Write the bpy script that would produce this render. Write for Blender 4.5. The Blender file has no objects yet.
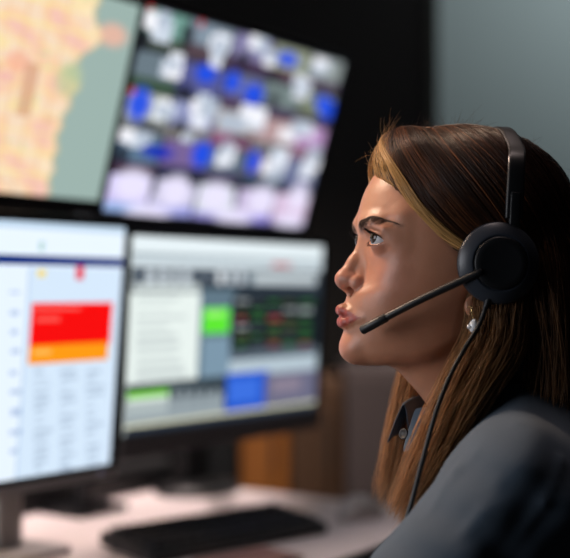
import bpy, bmesh, math, random
import numpy as np
from mathutils import Vector, Matrix
from mathutils.bvhtree import BVHTree

random.seed(7)
RNG = np.random.default_rng(7)
scene = bpy.context.scene
COL = scene.collection
CAMZ = 1.12          # height of the lens above the floor

# ------------------------------------------------------------------ camera
FPX = 1240.0                       # focal length in pixels of the 570 px frame
PITCH = math.atan(14.0 / FPX)
cam_d = bpy.data.cameras.new('camera')
cam = bpy.data.objects.new('camera', cam_d)
COL.objects.link(cam)
cam_d.sensor_fit = 'HORIZONTAL'
cam_d.sensor_width = 36.0
cam_d.lens = FPX / 570.0 * 36.0
cam_d.clip_start = 0.05
cam.location = (0, 0, CAMZ)
cam.rotation_euler = (math.pi / 2 + PITCH, 0, 0)
cam_d.dof.use_dof = True
cam_d.dof.focus_distance = 1.105
cam_d.dof.aperture_fstop = 2.75
scene.camera = cam

scene.view_settings.view_transform = 'Standard'
scene.view_settings.look = 'None'
scene.view_settings.gamma = 1.0
scene.view_settings.use_curve_mapping = False
scene.view_settings.exposure = 0.0
# ------------------------------------------------------------------ world and lamps
world = bpy.data.worlds.new('world'); scene.world = world; world.use_nodes = True
world.node_tree.nodes['Background'].inputs[0].default_value = (0.55, 0.65, 0.8, 1)
world.node_tree.nodes['Background'].inputs[1].default_value = 0.012
SCREEN = 1.1          # brightness of a white pixel on the screens
def area(name, loc, target, power, size, col=(1, 1, 1), size_y=None, spread=180):
    l = bpy.data.lights.new(name, 'AREA'); l.energy = power; l.color = col
    l.shape = 'RECTANGLE'; l.size = size; l.size_y = size_y or size; l.spread = math.radians(spread)
    o = bpy.data.objects.new(name, l); COL.objects.link(o)
    o.location = loc
    o.rotation_euler = (Vector(target) - Vector(loc)).to_track_quat('-Z', 'Y').to_euler()
    return o
# added soft fill from the left, ceiling lamps over console, sitter and desk, wall washer behind, added cupboard fill
area('face_fill_light', (-1.42, 0.50, 1.34), (0.10, 1.15, 1.12), 12.5, 0.9, (0.92, 0.94, 1.0), size_y=0.8)  # unseen light added to brighten the near side of the face
area('console_downlight', (-1.2, 1.75, 2.5), (0.05, 1.15, 1.15), 8, 0.5, (1.0, 0.72, 0.52), spread=80)
area('ceiling_lamp', (0.35, 1.35, 2.7), (0.3, 1.2, 1.0), 2.6, 0.6, (1.0, 0.80, 0.76), spread=110)
area('wall_washer', (1.3, 3.5, 2.62), (1.1, 4.3, 1.6), 13, 1.2, (0.92, 0.99, 1.0), size_y=0.3)
area('desk_downlight', (-0.42, 2.25, 2.65), (-0.38, 2.15, 0.74), 3.6, 0.3, (1.0, 0.82, 0.78), spread=40)
area('cupboard_fill_light', (0.0, 2.5, 2.6), (0.0, 3.05, 0.55), 3.6, 0.2, (1.0, 0.84, 0.72), spread=50)  # added to lift the dark cupboards, no known lamp above them
# ------------------------------------------------------------------ helpers
def link(o, parent=None):
    COL.objects.link(o)
    if parent is not None:
        o.parent = parent
    return o

def tag(o, label=None, cat=None, group=None, kind=None):
    if label: o['label'] = label
    if cat: o['category'] = cat
    if group: o['group'] = group
    if kind: o['kind'] = kind
    return o

def empty(name, loc=(0, 0, 0), rz=0.0):
    o = bpy.data.objects.new(name, None)
    o.empty_display_size = 0.05
    o.location = loc
    o.rotation_euler = (0, 0, rz)
    return link(o)

def mesh_obj(name, verts, faces, mat, parent=None, smooth=False, world=True):
    me = bpy.data.meshes.new(name)
    me.from_pydata([tuple(v) for v in verts], [], [tuple(f) for f in faces])
    me.update()
    if smooth:
        me.polygons.foreach_set('use_smooth', [True] * len(me.polygons))
    if mat: me.materials.append(mat)
    o = bpy.data.objects.new(name, me)
    link(o)
    if parent is not None:
        o.parent = parent
        if world:
            bpy.context.view_layer.update()
            o.matrix_parent_inverse = parent.matrix_world.inverted()
    return o

def np_mesh(name, V, faces, mat, parent=None, smooth=True, attrs=None):
    """big meshes from numpy arrays; faces (M,3) or (M,4)"""
    me = bpy.data.meshes.new(name)
    V = np.asarray(V, np.float32); faces = np.asarray(faces, np.int32)
    k = faces.shape[1]; M = len(faces)
    me.vertices.add(len(V)); me.vertices.foreach_set('co', V.ravel())
    me.loops.add(M * k); me.loops.foreach_set('vertex_index', faces.ravel())
    me.polygons.add(M)
    me.polygons.foreach_set('loop_start', np.arange(0, M * k, k, dtype=np.int32))
    me.polygons.foreach_set('use_smooth', np.full(M, smooth))
    for nm, a in (attrs or {}).items():
        at = me.attributes.new(nm, 'FLOAT_COLOR', 'POINT')
        at.data.foreach_set('color', np.asarray(a, np.float32).ravel())
    me.update(calc_edges=True); me.validate()
    if mat: me.materials.append(mat)
    o = bpy.data.objects.new(name, me)
    link(o)
    if parent is not None:
        bpy.context.view_layer.update()
        o.parent = parent
        o.matrix_parent_inverse = parent.matrix_world.inverted()
    return o

def bm_obj(name, bm, mat, parent=None, smooth=False, bevel=0.0, seg=2, mw=None):
    """mw: matrix applied to the mesh (local to world)"""
    if mw is not None: bm.transform(mw)
    me = bpy.data.meshes.new(name)
    bm.normal_update(); bm.to_mesh(me); bm.free()
    if smooth: me.polygons.foreach_set('use_smooth', [True] * len(me.polygons))
    if mat: me.materials.append(mat)
    o = bpy.data.objects.new(name, me); link(o)
    if bevel > 0:
        b = o.modifiers.new('bevel', 'BEVEL'); b.width = bevel; b.segments = seg; b.limit_method = 'ANGLE'
    if parent is not None:
        bpy.context.view_layer.update()
        o.parent = parent
        o.matrix_parent_inverse = parent.matrix_world.inverted()
    return o

def bm_box(bm, c, s):
    m = Matrix.Translation(c) @ Matrix.Diagonal((s[0], s[1], s[2], 1))
    return bmesh.ops.create_cube(bm, size=1.0, matrix=m)['verts']

def lathe(prof, n=48, closed=False):
    """prof: list of (r, z) -> bmesh around z"""
    bm = bmesh.new(); rings = []
    for r, z in prof:
        if r < 1e-6:
            rings.append([bm.verts.new((0, 0, z))])
        else:
            rings.append([bm.verts.new((r * math.cos(2 * math.pi * i / n), r * math.sin(2 * math.pi * i / n), z)) for i in range(n)])
    prs = list(zip(rings, rings[1:]))
    if closed: prs.append((rings[-1], rings[0]))
    for a, b in prs:
        for i in range(n):
            j = (i + 1) % n
            if len(a) == 1 and len(b) == 1: continue
            if len(a) == 1: bm.faces.new((a[0], b[j], b[i]))
            elif len(b) == 1: bm.faces.new((a[i], a[j], b[0]))
            else: bm.faces.new((a[i], a[j], b[j], b[i]))
    bmesh.ops.recalc_face_normals(bm, faces=bm.faces)
    return bm

def catmull(P, n):
    """n samples along a Catmull-Rom curve through the points P"""
    P = np.asarray(P, float)
    Q = np.vstack([2 * P[0] - P[1], P, 2 * P[-1] - P[-2]])
    m = len(P) - 1
    t = np.linspace(0, m, n); i = np.minimum(t.astype(int), m - 1); x = (t - i)[:, None]
    a, b, c, d = Q[i], Q[i + 1], Q[i + 2], Q[i + 3]
    return 0.5 * (2 * b + (c - a) * x + (2 * a - 5 * b + 4 * c - d) * x ** 2 + (3 * b - 3 * c + d - a) * x ** 3)

def tube_bm(path, radii, n=12, caps=True):
    path = [Vector(p) for p in path]
    if not hasattr(radii, '__len__'): radii = [radii] * len(path)
    bm = bmesh.new(); rings = []
    up = Vector((0.123, 0.456, 0.88))
    for i, p in enumerate(path):
        t = (path[min(i + 1, len(path) - 1)] - path[max(i - 1, 0)]).normalized()
        a = (up - t * up.dot(t)).normalized(); b = t.cross(a); up = a
        rings.append([bm.verts.new(p + (a * math.cos(2 * math.pi * k / n) + b * math.sin(2 * math.pi * k / n)) * radii[i]) for k in range(n)])
    for A, B in zip(rings, rings[1:]):
        for k in range(n):
            bm.faces.new((A[k], A[(k + 1) % n], B[(k + 1) % n], B[k]))
    if caps:
        bm.faces.new(rings[0][::-1]); bm.faces.new(rings[-1])
    bmesh.ops.recalc_face_normals(bm, faces=bm.faces)
    return bm

# ---- materials
def new_mat(name):
    m = bpy.data.materials.new(name); m.use_nodes = True
    nt = m.node_tree
    return m, nt, nt.nodes['Principled BSDF']

def plain(name, col, rough=0.5, metal=0.0, bump=0.0, scale=200.0, spec=0.5, vary=0.0, coat=0.0):
    m, nt, b = new_mat(name)
    b.inputs['Base Color'].default_value = (*col, 1)
    b.inputs['Roughness'].default_value = rough
    b.inputs['Metallic'].default_value = metal
    b.inputs['Specular IOR Level'].default_value = spec
    b.inputs['Coat Weight'].default_value = coat
    tc = nt.nodes.new('ShaderNodeTexCoord')
    nz = nt.nodes.new('ShaderNodeTexNoise'); nz.inputs['Scale'].default_value = scale; nz.inputs['Detail'].default_value = 4
    nt.links.new(tc.outputs['Object'], nz.inputs['Vector'])
    if bump:
        bp = nt.nodes.new('ShaderNodeBump'); bp.inputs['Strength'].default_value = bump; bp.inputs['Distance'].default_value = 0.001
        nt.links.new(nz.outputs['Fac'], bp.inputs['Height']); nt.links.new(bp.outputs['Normal'], b.inputs['Normal'])
    if vary:
        mx = nt.nodes.new('ShaderNodeMix'); mx.data_type = 'RGBA'
        mx.inputs['A'].default_value = (*[c * (1 - vary) for c in col], 1)
        mx.inputs['B'].default_value = (*[min(1, c * (1 + vary)) for c in col], 1)
        nt.links.new(nz.outputs['Fac'], mx.inputs['Factor']); nt.links.new(mx.outputs['Result'], b.inputs['Base Color'])
    return m

# ---- the sitter's own frame: u forward, v to her left, w up (millimetres), about her ear line
PSI = math.radians(9)
HF = np.array([-math.cos(PSI), -math.sin(PSI), 0.0])
HL = np.array([math.sin(PSI), -math.cos(PSI), 0.0])
HZ = np.array([0, 0, 1.0])
H0 = np.array([0.17204522, 1.153, 0.02138804 + CAMZ])
def H(P):
    """sitter millimetres -> world metres"""
    P = np.asarray(P, float)
    return H0 + (P[..., 0:1] * HF + P[..., 1:2] * HL + P[..., 2:3] * HZ) / 1000.0
def px_ray(px, py):
    a, b = (px - 285.0) / FPX, (279.0 - py) / FPX
    c, s = math.cos(PITCH), math.sin(PITCH)
    return np.array([a, c - s * b, s + c * b])
def at_v(px, py, v):
    """pixel direction met with the sitter's plane v (mm) -> (u, v, w)"""
    r = px_ray(px, py); P0 = H0 - np.array([0, 0, CAMZ]) + HL * v / 1000.0
    q = r * (P0 @ HL / (r @ HL)) - P0
    return np.array([q @ HF * 1000, v, q[2] * 1000])

# ---- implicit surfaces
def smin(a, b, k):
    h = np.clip(0.5 + 0.5 * (b - a) / k, 0, 1)
    return b * (1 - h) + a * h - k * h * (1 - h)
def smax(a, b, k):
    return -smin(-a, -b, k)
def ell(P, c, r, R=None):
    q = P - np.asarray(c, float)
    if R is not None: q = q @ R
    r = np.asarray(r, float)
    k0 = np.sqrt(((q / r) ** 2).sum(1)); k1 = np.sqrt(((q / r ** 2) ** 2).sum(1))
    return k0 * (k0 - 1) / np.maximum(k1, 1e-9)
def cone(P, a, b, ra, rb):
    a = np.asarray(a, float); b = np.asarray(b, float); d = b - a
    t = np.clip(((P - a) @ d) / (d @ d), 0, 1)
    return np.sqrt((((P - a) - t[:, None] * d) ** 2).sum(1)) - (ra + (rb - ra) * t)
def chain(P, pts, k=None):
    """pts: list of (x,y,z,r)"""
    f = None
    for A, B in zip(pts, pts[1:]):
        g = cone(P, A[:3], B[:3], A[3], B[3])
        f = g if f is None else (np.minimum(f, g) if not k else smin(f, g, k))
    return f
def rotm(ax, deg):
    return np.array(Matrix.Rotation(math.radians(deg), 3, ax))

def surface(field, lo, hi, h, coarse=4, band=None, proj=3):
    """polygonise field<0 (mm) with naive surface nets, then slide the vertices onto the zero level"""
    lo = np.asarray(lo, float)
    n = (np.ceil((np.asarray(hi, float) - lo) / h / coarse).astype(int)) * coarse
    H_ = h * coarse; nc = n // coarse + 1
    gc = np.stack(np.meshgrid(*[lo[i] + H_ * np.arange(nc[i]) for i in range(3)], indexing='ij'), -1).reshape(-1, 3)
    fc = field(gc).reshape(nc)
    band = band or H_ * 1.9
    near = np.abs(fc) < band
    cell = np.zeros(nc - 1, bool); mn = np.zeros(nc - 1)
    for dx in (0, 1):
        for dy in (0, 1):
            for dz in (0, 1):
                s = (slice(dx, nc[0] - 1 + dx), slice(dy, nc[1] - 1 + dy), slice(dz, nc[2] - 1 + dz))
                cell |= near[s]; mn += fc[s]
    big = np.repeat(np.repeat(np.repeat(np.where(mn < 0, -99.0, 99.0), coarse, 0), coarse, 1), coarse, 2)
    msk = np.repeat(np.repeat(np.repeat(cell, coarse, 0), coarse, 1), coarse, 2)
    idx = np.argwhere(msk)
    vals = np.empty(len(idx))
    for s in range(0, len(idx), 400000):
        vals[s:s + 400000] = field(lo + h * idx[s:s + 400000])
    big[msk] = vals
    sgn = big < 0
    N = np.array(big.shape) - 1
    cnt = np.zeros(N, np.int8); 
    for dx in (0, 1):
        for dy in (0, 1):
            for dz in (0, 1):
                cnt += sgn[dx:N[0] + dx, dy:N[1] + dy, dz:N[2] + dz]
    act = (cnt > 0) & (cnt < 8)
    ci = np.argwhere(act)
    acc = np.zeros((len(ci), 3)); num = np.zeros(len(ci))
    cor = [np.array(c) for c in ((0,0,0),(1,0,0),(0,1,0),(1,1,0),(0,0,1),(1,0,1),(0,1,1),(1,1,1))]
    fv = [big[tuple((ci + c).T)] for c in cor]
    for a in range(8):
        for b in range(a + 1, 8):
            d = cor[b] - cor[a]
            if abs(d).sum() != 1: continue
            x = (fv[a] < 0) != (fv[b] < 0)
            t = fv[a][x] / (fv[a][x] - fv[b][x])
            acc[x] += cor[a] + t[:, None] * d; num[x] += 1
    V = lo + h * (ci + acc / num[:, None])
    vid = np.full(N, -1, np.int64); vid[act] = np.arange(len(ci))
    Q = []
    for ax in range(3):
        o1, o2 = (ax + 1) % 3, (ax + 2) % 3
        A = [slice(1, N[i]) for i in range(3)]; A[ax] = slice(0, N[ax]); B = list(A); B[ax] = slice(1, N[ax] + 1)
        ch = sgn[tuple(A)] != sgn[tuple(B)]
        e = np.argwhere(ch) + np.array([0 if i == ax else 1 for i in range(3)])
        s = sgn[tuple(e.T)]
        def nb(d1, d2):
            g = e.copy(); g[:, o1] -= d1; g[:, o2] -= d2
            return vid[tuple(g.T)]
        q = np.stack([nb(0, 0), nb(1, 0), nb(1, 1), nb(0, 1)], 1)
        q[~s] = q[~s][:, ::-1]
        Q.append(q)
    Q = np.vstack(Q)
    e = 0.05
    for _ in range(proj):
        f0 = field(V)
        g = np.stack([(field(V + np.eye(3)[i] * e) - f0) / e for i in range(3)], 1)
        st = f0[:, None] * g / np.maximum((g * g).sum(1), 0.05)[:, None]
        ln = np.sqrt((st ** 2).sum(1)); st *= (np.minimum(ln, 0.5 * h) / np.maximum(ln, 1e-9))[:, None]
        V = V - st
    return V, Q
# ------------------------------------------------------------------ room
def struct(o): o['kind'] = 'structure'; return o
def box(name, lo, hi, mat, parent=None, bevel=0.0):
    bm = bmesh.new(); c = [(a + b) / 2 for a, b in zip(lo, hi)]; s = [b - a for a, b in zip(lo, hi)]
    bm_box(bm, c, s)
    return bm_obj(name, bm, mat, parent, bevel=bevel)
M_TEAL = plain('painted_wall', (0.245, 0.290, 0.295), 0.9, bump=0.1, scale=90, vary=0.04)
M_DARKW = plain('dark_wall_cloth', (0.012, 0.011, 0.011), 0.95, bump=0.2, scale=300, vary=0.1)
M_CARPET = plain('carpet', (0.030, 0.030, 0.034), 0.95, bump=0.6, scale=700, vary=0.3)
M_CEIL = plain('ceiling_tile', (0.05, 0.05, 0.055), 0.95, bump=0.2, scale=150)
struct(box('floor', (-3.2, -1.2, -0.06), (3.2, 4.4, 0.0), M_CARPET))
struct(box('wall_back', (-3.2, 4.3, 0.0), (3.2, 4.4, 2.8), M_TEAL))
struct(box('wall_left', (-3.3, -1.2, 0.0), (-3.2, 4.4, 2.8), M_DARKW))
struct(box('wall_right', (3.2, -1.2, 0.0), (3.3, 4.4, 2.8), M_DARKW))
struct(box('ceiling', (-3.2, -1.2, 2.8), (3.2, 4.4, 2.86), M_CEIL))
# a dark cloth-covered partition standing in front of the painted wall
part = struct(box('wall_partition', (-3.0, 3.52, 0.0), (0.408, 3.62, 2.8), M_DARKW))
M_PMET = plain('partition_edge', (0.035, 0.037, 0.030), 0.6)
struct(box('trim_1', (0.408, 3.515, 0.0), (0.436, 3.625, 2.8), M_PMET))

# low cupboards along the partition
def wood(name, c1, c2, sc=14):
    m, nt, b = new_mat(name); N = nt.nodes.new; Lk = nt.links.new
    tc = N('ShaderNodeTexCoord'); mp = N('ShaderNodeMapping'); mp.inputs['Scale'].default_value = (sc, sc, 1.2)
    nz = N('ShaderNodeTexNoise'); nz.inputs['Scale'].default_value = 3; nz.inputs['Detail'].default_value = 6
    Lk(tc.outputs['Object'], mp.inputs['Vector']); Lk(mp.outputs['Vector'], nz.inputs['Vector'])
    mx = N('ShaderNodeMix'); mx.data_type = 'RGBA'; mx.inputs['A'].default_value = (*c1, 1); mx.inputs['B'].default_value = (*c2, 1)
    Lk(nz.outputs['Fac'], mx.inputs['Factor']); Lk(mx.outputs['Result'], b.inputs['Base Color']); b.inputs['Roughness'].default_value = 0.45
    return m
M_OAK = wood('orange_wood', (0.34, 0.115, 0.022), (0.46, 0.17, 0.04))
M_WALNUT = wood('dark_brown_wood', (0.085, 0.045, 0.026), (0.13, 0.07, 0.04))
M_MAUVE = plain('grey_mauve_laminate', (0.115, 0.090, 0.092), 0.6, bump=0.05)
M_BLACK = plain('black_powder_coat', (0.010, 0.010, 0.011), 0.5, bump=0.1)
M_HANDLE = plain('dark_handle', (0.03, 0.028, 0.027), 0.5)
def cupboard(name, x0, x1, y1, top, mat, label):
    t = empty(name, ((x0 + x1) / 2, y1 - 0.2, 0.0)); tag(t, label, 'cupboard')
    g = 0.003
    box('body', (x0 + g, y1 - 0.38, 0.06), (x1 - g, y1, top), mat, t, 0.002)
    box('plinth', (x0 + 0.01, y1 - 0.34, 0.0), (x1 - 0.01, y1 - 0.02, 0.06), M_BLACK, t)
    n = 2 if x1 - x0 > 0.35 else 1
    for i in range(n):
        a = x0 + 0.006 + (x1 - x0 - 0.012) * i / n; b = x0 + 0.006 + (x1 - x0 - 0.012) * (i + 1) / n
        d = box('door', (a + 0.002, y1 - 0.40, 0.08), (b - 0.002, y1 - 0.382, top - 0.02), mat, t, 0.002)
        hx = b - 0.035 if (n == 1 or i == 0) else a + 0.035
        box('handle', (hx - 0.005, y1 - 0.425, top - 0.22), (hx + 0.005, y1 - 0.402, top - 0.08), M_HANDLE, d, 0.002)
    return t
cupboard('cupboard', -0.62, -0.115, 3.5, 0.90, M_BLACK, 'black cupboard in shadow behind the desk, left of the orange wooden one')
cupboard('cupboard', -0.115, 0.012, 3.5, 0.90, M_OAK, 'narrow orange-brown wooden cupboard seen beyond the desk below the right screen')
cupboard('cupboard', 0.012, 0.150, 3.5, 0.90, M_WALNUT, 'dark brown wooden cupboard between the orange one and the grey-mauve one')
cupboard('cupboard', 0.150, 0.640, 3.5, 0.93, M_MAUVE, 'grey-mauve cupboard behind the chin and neck of the seated person')

# ------------------------------------------------------------------ console desk
A_DESK = math.radians(55.8)
RD = np.array([math.cos(A_DESK), math.sin(A_DESK), 0.0]); ND = np.array([math.sin(A_DESK), -math.cos(A_DESK), 0.0])
def rn(r, n, z): return RD * r + ND * n + np.array([0, 0, z])
DESK_Z = CAMZ - 0.383
M_DESK = plain('pale_desk_laminate', (0.66, 0.585, 0.575), 0.55, bump=0.03, scale=400, vary=0.03)
M_EDGE = plain('dark_edge_band', (0.02, 0.018, 0.018), 0.5)
M_DLEG = plain('desk_leg_grey', (0.06, 0.06, 0.065), 0.5, metal=0.4)
def rbox(name, r0, r1, n0, n1, z0, z1, mat, parent=None, bevel=0.0, rot=A_DESK):
    """box in desk directions: r along the desk, n towards the sitter"""
    bm = bmesh.new()
    bm_box(bm, ((r0 + r1) / 2, -(n0 + n1) / 2, (z0 + z1) / 2), (r1 - r0, abs(n1 - n0), z1 - z0))
    return bm_obj(name, bm, mat, parent, bevel=bevel, mw=Matrix.Rotation(rot, 4, 'Z'))
desk = empty('desk', tuple(rn(1.0, -1.2, 0.0)))
tag(desk, 'pale desk with dark front edge carrying the screens and keyboard', 'desk')
rbox('desk_top', 0.05, 1.962, -1.66, -0.944, DESK_Z - 0.03, DESK_Z, M_DESK, desk, 0.002)
rbox('edge_band', 0.05, 1.962, -0.944, -0.936, DESK_Z - 0.032, DESK_Z - 0.0005, M_EDGE, desk, 0.001)
rbox('modesty_panel', 0.1, 1.9, -1.62, -1.60, 0.25, DESK_Z - 0.03, M_DLEG, desk)
for r_ in (0.12, 1.88):
    for n_ in (-1.56, -1.02):
        rbox('leg', r_ - 0.03, r_ + 0.03, n_ - 0.03, n_ + 0.03, 0.0, DESK_Z - 0.03, M_DLEG, desk, 0.003)
# cable tray lying along the back of the desk
rail = empty('cable_tray', tuple(rn(1.5, -1.60, DESK_Z)))
tag(rail, 'long black cable tray lying on the desk behind the screen stands', 'cable tray')
rbox('tray_body', 0.9, 1.955, -1.645, -1.565, DESK_Z + 0.0005, DESK_Z + 0.045, M_BLACK, rail, 0.006)
rbox('tray_lid', 0.91, 1.945, -1.64, -1.57, DESK_Z + 0.045, DESK_Z + 0.05, M_BLACK, rail, 0.002)

# ------------------------------------------------------------------ screens
def emissive_cells(name, W, Hh, img, w, h, mw, strength, parent):
    """a display surface w x h metres; img (Hh, W, 3) linear colours, one cell per block"""
    xs = np.linspace(-w / 2, w / 2, W + 1); zs = np.linspace(h / 2, -h / 2, Hh + 1)
    X, Zz = np.meshgrid(xs, zs); V = np.stack([X, 0 * X, Zz], -1).reshape(-1, 3)
    M4 = np.array(mw); V = V @ M4[:3, :3].T + M4[:3, 3]
    i = np.arange((W + 1) * (Hh + 1)).reshape(Hh + 1, W + 1)
    Q = np.stack([i[:-1, :-1], i[1:, :-1], i[1:, 1:], i[:-1, 1:]], -1).reshape(-1, 4)
    m = bpy.data.materials.new(name + '_display'); m.use_nodes = True; nt = m.node_tree
    b = nt.nodes['Principled BSDF']
    at = nt.nodes.new('ShaderNodeAttribute'); at.attribute_name = 'pixel'
    b.inputs['Base Color'].default_value = (0.01, 0.01, 0.01, 1); b.inputs['Roughness'].default_value = 0.5; b.inputs['Specular IOR Level'].default_value = 0.15
    nt.links.new(at.outputs['Color'], b.inputs['Emission Color']); b.inputs['Emission Strength'].default_value = strength
    o = np_mesh('display', V, Q, m, parent, smooth=False)
    a = o.data.attributes.new('pixel', 'FLOAT_COLOR', 'FACE')
    a.data.foreach_set('color', np.concatenate([img.reshape(-1, 3), np.ones((W * Hh, 1))], 1).astype(np.float32).ravel())
    return o
def lin(r, g, b): return np.array([((c / 255.0) / 12.92 if c <= 10 else ((c / 255.0 + 0.055) / 1.055) ** 2.4) for c in (r, g, b)])
M_BEZ = plain('black_bezel', (0.011, 0.011, 0.012), 0.42, bump=0.05)
M_GBEZ = plain('dark_grey_bezel', (0.13, 0.12, 0.125), 0.45, bump=0.05)
M_SILV = plain('silver_plastic', (0.34, 0.32, 0.31), 0.45, bump=0.03)
M_LED = bpy.data.materials.new('power_led'); M_LED.use_nodes = True
M_LED.node_tree.nodes['Principled BSDF'].inputs['Emission Color'].default_value = (0.55, 0.55, 1.0, 1)
M_LED.node_tree.nodes['Principled BSDF'].inputs['Emission Strength'].default_value = 0.5
class Mon:
    def __init__(self, c, yaw, tilt, w, h, name_label, bez, mats, W=192):
        c = np.array(c) + np.array([0, 0, CAMZ]); self.c, self.w, self.h = c, w, h
        r = np.array([math.cos(yaw), math.sin(yaw), 0]); n = np.array([math.sin(yaw), -math.cos(yaw), 0]); z = np.array([0, 0, 1.0])
        up = z * math.cos(tilt) + n * math.sin(tilt); nn = n * math.cos(tilt) - z * math.sin(tilt)
        self.r, self.up, self.n, self.n0 = r, up, nn, n
        m = np.eye(4); m[:3, 0] = r; m[:3, 1] = -nn; m[:3, 2] = up; m[:3, 3] = c
        self.mw = Matrix(m)
        self.W = W; self.H = int(round(W * h / w)); self.img = np.zeros((self.H, W, 3))
        self.root = empty('monitor', tuple(c)); tag(self.root, name_label, 'monitor', 'screens on the console desk')
        bs, btp, bb = bez; mb, mh = mats
        bm = bmesh.new()                                   # one frame round the display
        x0, x1, z0, z1 = -w / 2 - bs, w / 2 + bs, -h / 2 - bb, h / 2 + btp
        for lo, hi in (((x0, z0), (x1, -h / 2)), ((x0, h / 2), (x1, z1)), ((x0, -h / 2), (-w / 2, h / 2)), ((w / 2, -h / 2), (x1, h / 2))):
            bm_box(bm, ((lo[0] + hi[0]) / 2, 0.004, (lo[1] + hi[1]) / 2), (hi[0] - lo[0], 0.016, hi[1] - lo[1]))
        bm_obj('bezel', bm, mb, self.root, bevel=0.0015, mw=self.mw)
        bm = bmesh.new(); vs = bm_box(bm, (0, 0.028, (z0 + z1) / 2), (x1 - x0, 0.032, z1 - z0))
        for v in vs:
            if v.co.y > 0.03: v.co.x *= 0.86; v.co.z = (z0 + z1) / 2 + (v.co.z - (z0 + z1) / 2) * 0.78; v.co.y += 0.008
        bm_obj('housing', bm, mh, self.root, bevel=0.004, mw=self.mw)
        self.z0, self.x1 = z0, x1
    def st(self, px, py):
        d = px_ray(px, py); C = np.array([0, 0, CAMZ])
        t = ((self.c - C) @ self.n) / (d @ self.n); q = C + d * t - self.c
        return (q @ self.r / self.w + 0.5), (0.5 - q @ self.up / self.h)
    def rect(self, s0, t0, s1, t1, col, a=1.0):
        x0, x1 = sorted((int(round(s0 * self.W)), int(round(s1 * self.W)))); y0, y1 = sorted((int(round(t0 * self.H)), int(round(t1 * self.H))))
        x0, y0 = max(x0, 0), max(y0, 0)
        if x1 <= x0 or y1 <= y0: return
        self.img[y0:y1, x0:x1] = self.img[y0:y1, x0:x1] * (1 - a) + np.array(col) * a
    def prect(self, x0, y0, x1, y1, col, a=1.0):
        """a block of the picture between two pixels read off the photograph"""
        s0, t0 = self.st(x0, y0); s1, t1 = self.st(x1, y1); self.rect(s0, t0, s1, t1, col, a)
    def blob(self, px, py, rx, ry, col, a=1.0, frac=False):
        s, t = (px, py) if frac else self.st(px, py)
        yy, xx = np.mgrid[0:self.H, 0:self.W]
        d = ((xx / self.W - s) / rx) ** 2 + ((yy / self.H - t) / ry) ** 2
        k = (np.clip(1.35 - d, 0, 1) * a)[..., None]
        self.img = self.img * (1 - k) + np.array(col) * k
    def show(self, strength=None):
        m = self.mw @ Matrix.Translation((0, -0.0005, 0))
        return emissive_cells('screen', self.W, self.H, self.img, self.w, self.h, m, SCREEN if strength is None else strength, self.root)
    def led(self, fx):
        bm = bmesh.new(); bmesh.ops.create_uvsphere(bm, u_segments=12, v_segments=8, radius=0.0035)
        bm_obj('power_light', bm, M_LED, self.root, smooth=True, mw=self.mw @ Matrix.Translation((fx * self.w, -0.004, (self.z0 - self.h / 2) / 2)))
    def stand(self, mat, base_mat, foot, cw=0.06, base=(0.25, 0.19), round_base=False, cd=0.03):
        c = self.c; foot = np.array([foot[0], foot[1], 0.0]); yaw = math.atan2(self.r[1], self.r[0])
        mw = Matrix.Translation((foot[0], foot[1], 0)) @ Matrix.Rotation(yaw, 4, 'Z')
        bm = bmesh.new(); bm_box(bm, (0, 0, (DESK_Z + 0.012 + c[2]) / 2), (cw, cd, c[2] - DESK_Z - 0.012))
        bm_obj('stand_column', bm, mat, self.root, bevel=0.004, mw=mw)
        e = c - self.n * 0.05; q = np.array([foot[0], foot[1], c[2] - 0.03])
        bm_obj('stand_arm', tube_bm([tuple(q), tuple((q + e) / 2), tuple(e)], 0.016, 14), mat, self.root, smooth=True)
        if round_base:
            bm = lathe([(0, 0.0005), (1, 0.0005), (1, 0.010), (0.9, 0.016), (0.3, 0.022), (0, 0.022)], 48)
            for v in bm.verts: v.co.x *= base[0] / 2; v.co.y *= base[1] / 2
        else:
            bm = bmesh.new(); bm_box(bm, (0, 0, 0.0065), (base[0], base[1], 0.012))
        bm_obj('stand_base', bm, base_mat, self.root, bevel=0.003, mw=mw @ Matrix.Translation((0, -0.02, DESK_Z)))

rs = np.random.default_rng(3)
# --- right screen of the lower row: a dispatch board
LR = Mon((-0.087, 2.060, -0.064), 0.975, 0.058, 0.53, 0.30, 'lower right monitor with a dark dispatch board, white panel and thick grey lower bezel', (0.009, 0.010, 0.034), (M_BEZ, M_BEZ))
LR.img[:] = lin(44, 54, 64)
LR.rect(0, 0, 1, 0.085, lin(225, 236, 240)); LR.rect(0, 0.085, 1, 0.10, lin(150, 165, 172)); LR.rect(0, 0.10, 1, 0.155, lin(200, 212, 218))
LR.rect(0, 0.155, 1, 0.25, lin(44, 54, 64))
for i in range(11): LR.rect(0.02 + i * 0.055, 0.165, 0.055 + i * 0.055, 0.235, lin(*rs.choice([[190, 200, 208], [120, 135, 145], [215, 222, 228], [90, 100, 112]])))
LR.rect(0.60, 0.17, 0.97, 0.24, lin(185, 195, 200)); LR.prect(272, 262, 290, 268, lin(200, 70, 80), .7)
LR.prect(131, 292, 200, 384, lin(226, 236, 232)); LR.prect(133, 284, 200, 291, lin(196, 206, 206))
for k in range(9): LR.prect(136, 297 + k * 9.5, rs.uniform(165, 194), 299.5 + k * 9.5, lin(170, 180, 182), .6)
LR.prect(201, 290, 231, 384, lin(94, 116, 130)); LR.prect(203, 308, 229, 333, lin(92, 226, 50)); LR.prect(206, 312, 224, 316, lin(190, 250, 150), .6)
LR.prect(203, 338, 229, 380, lin(120, 146, 165))
LR.prect(232, 296, 316, 352, lin(22, 29, 34))
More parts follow.
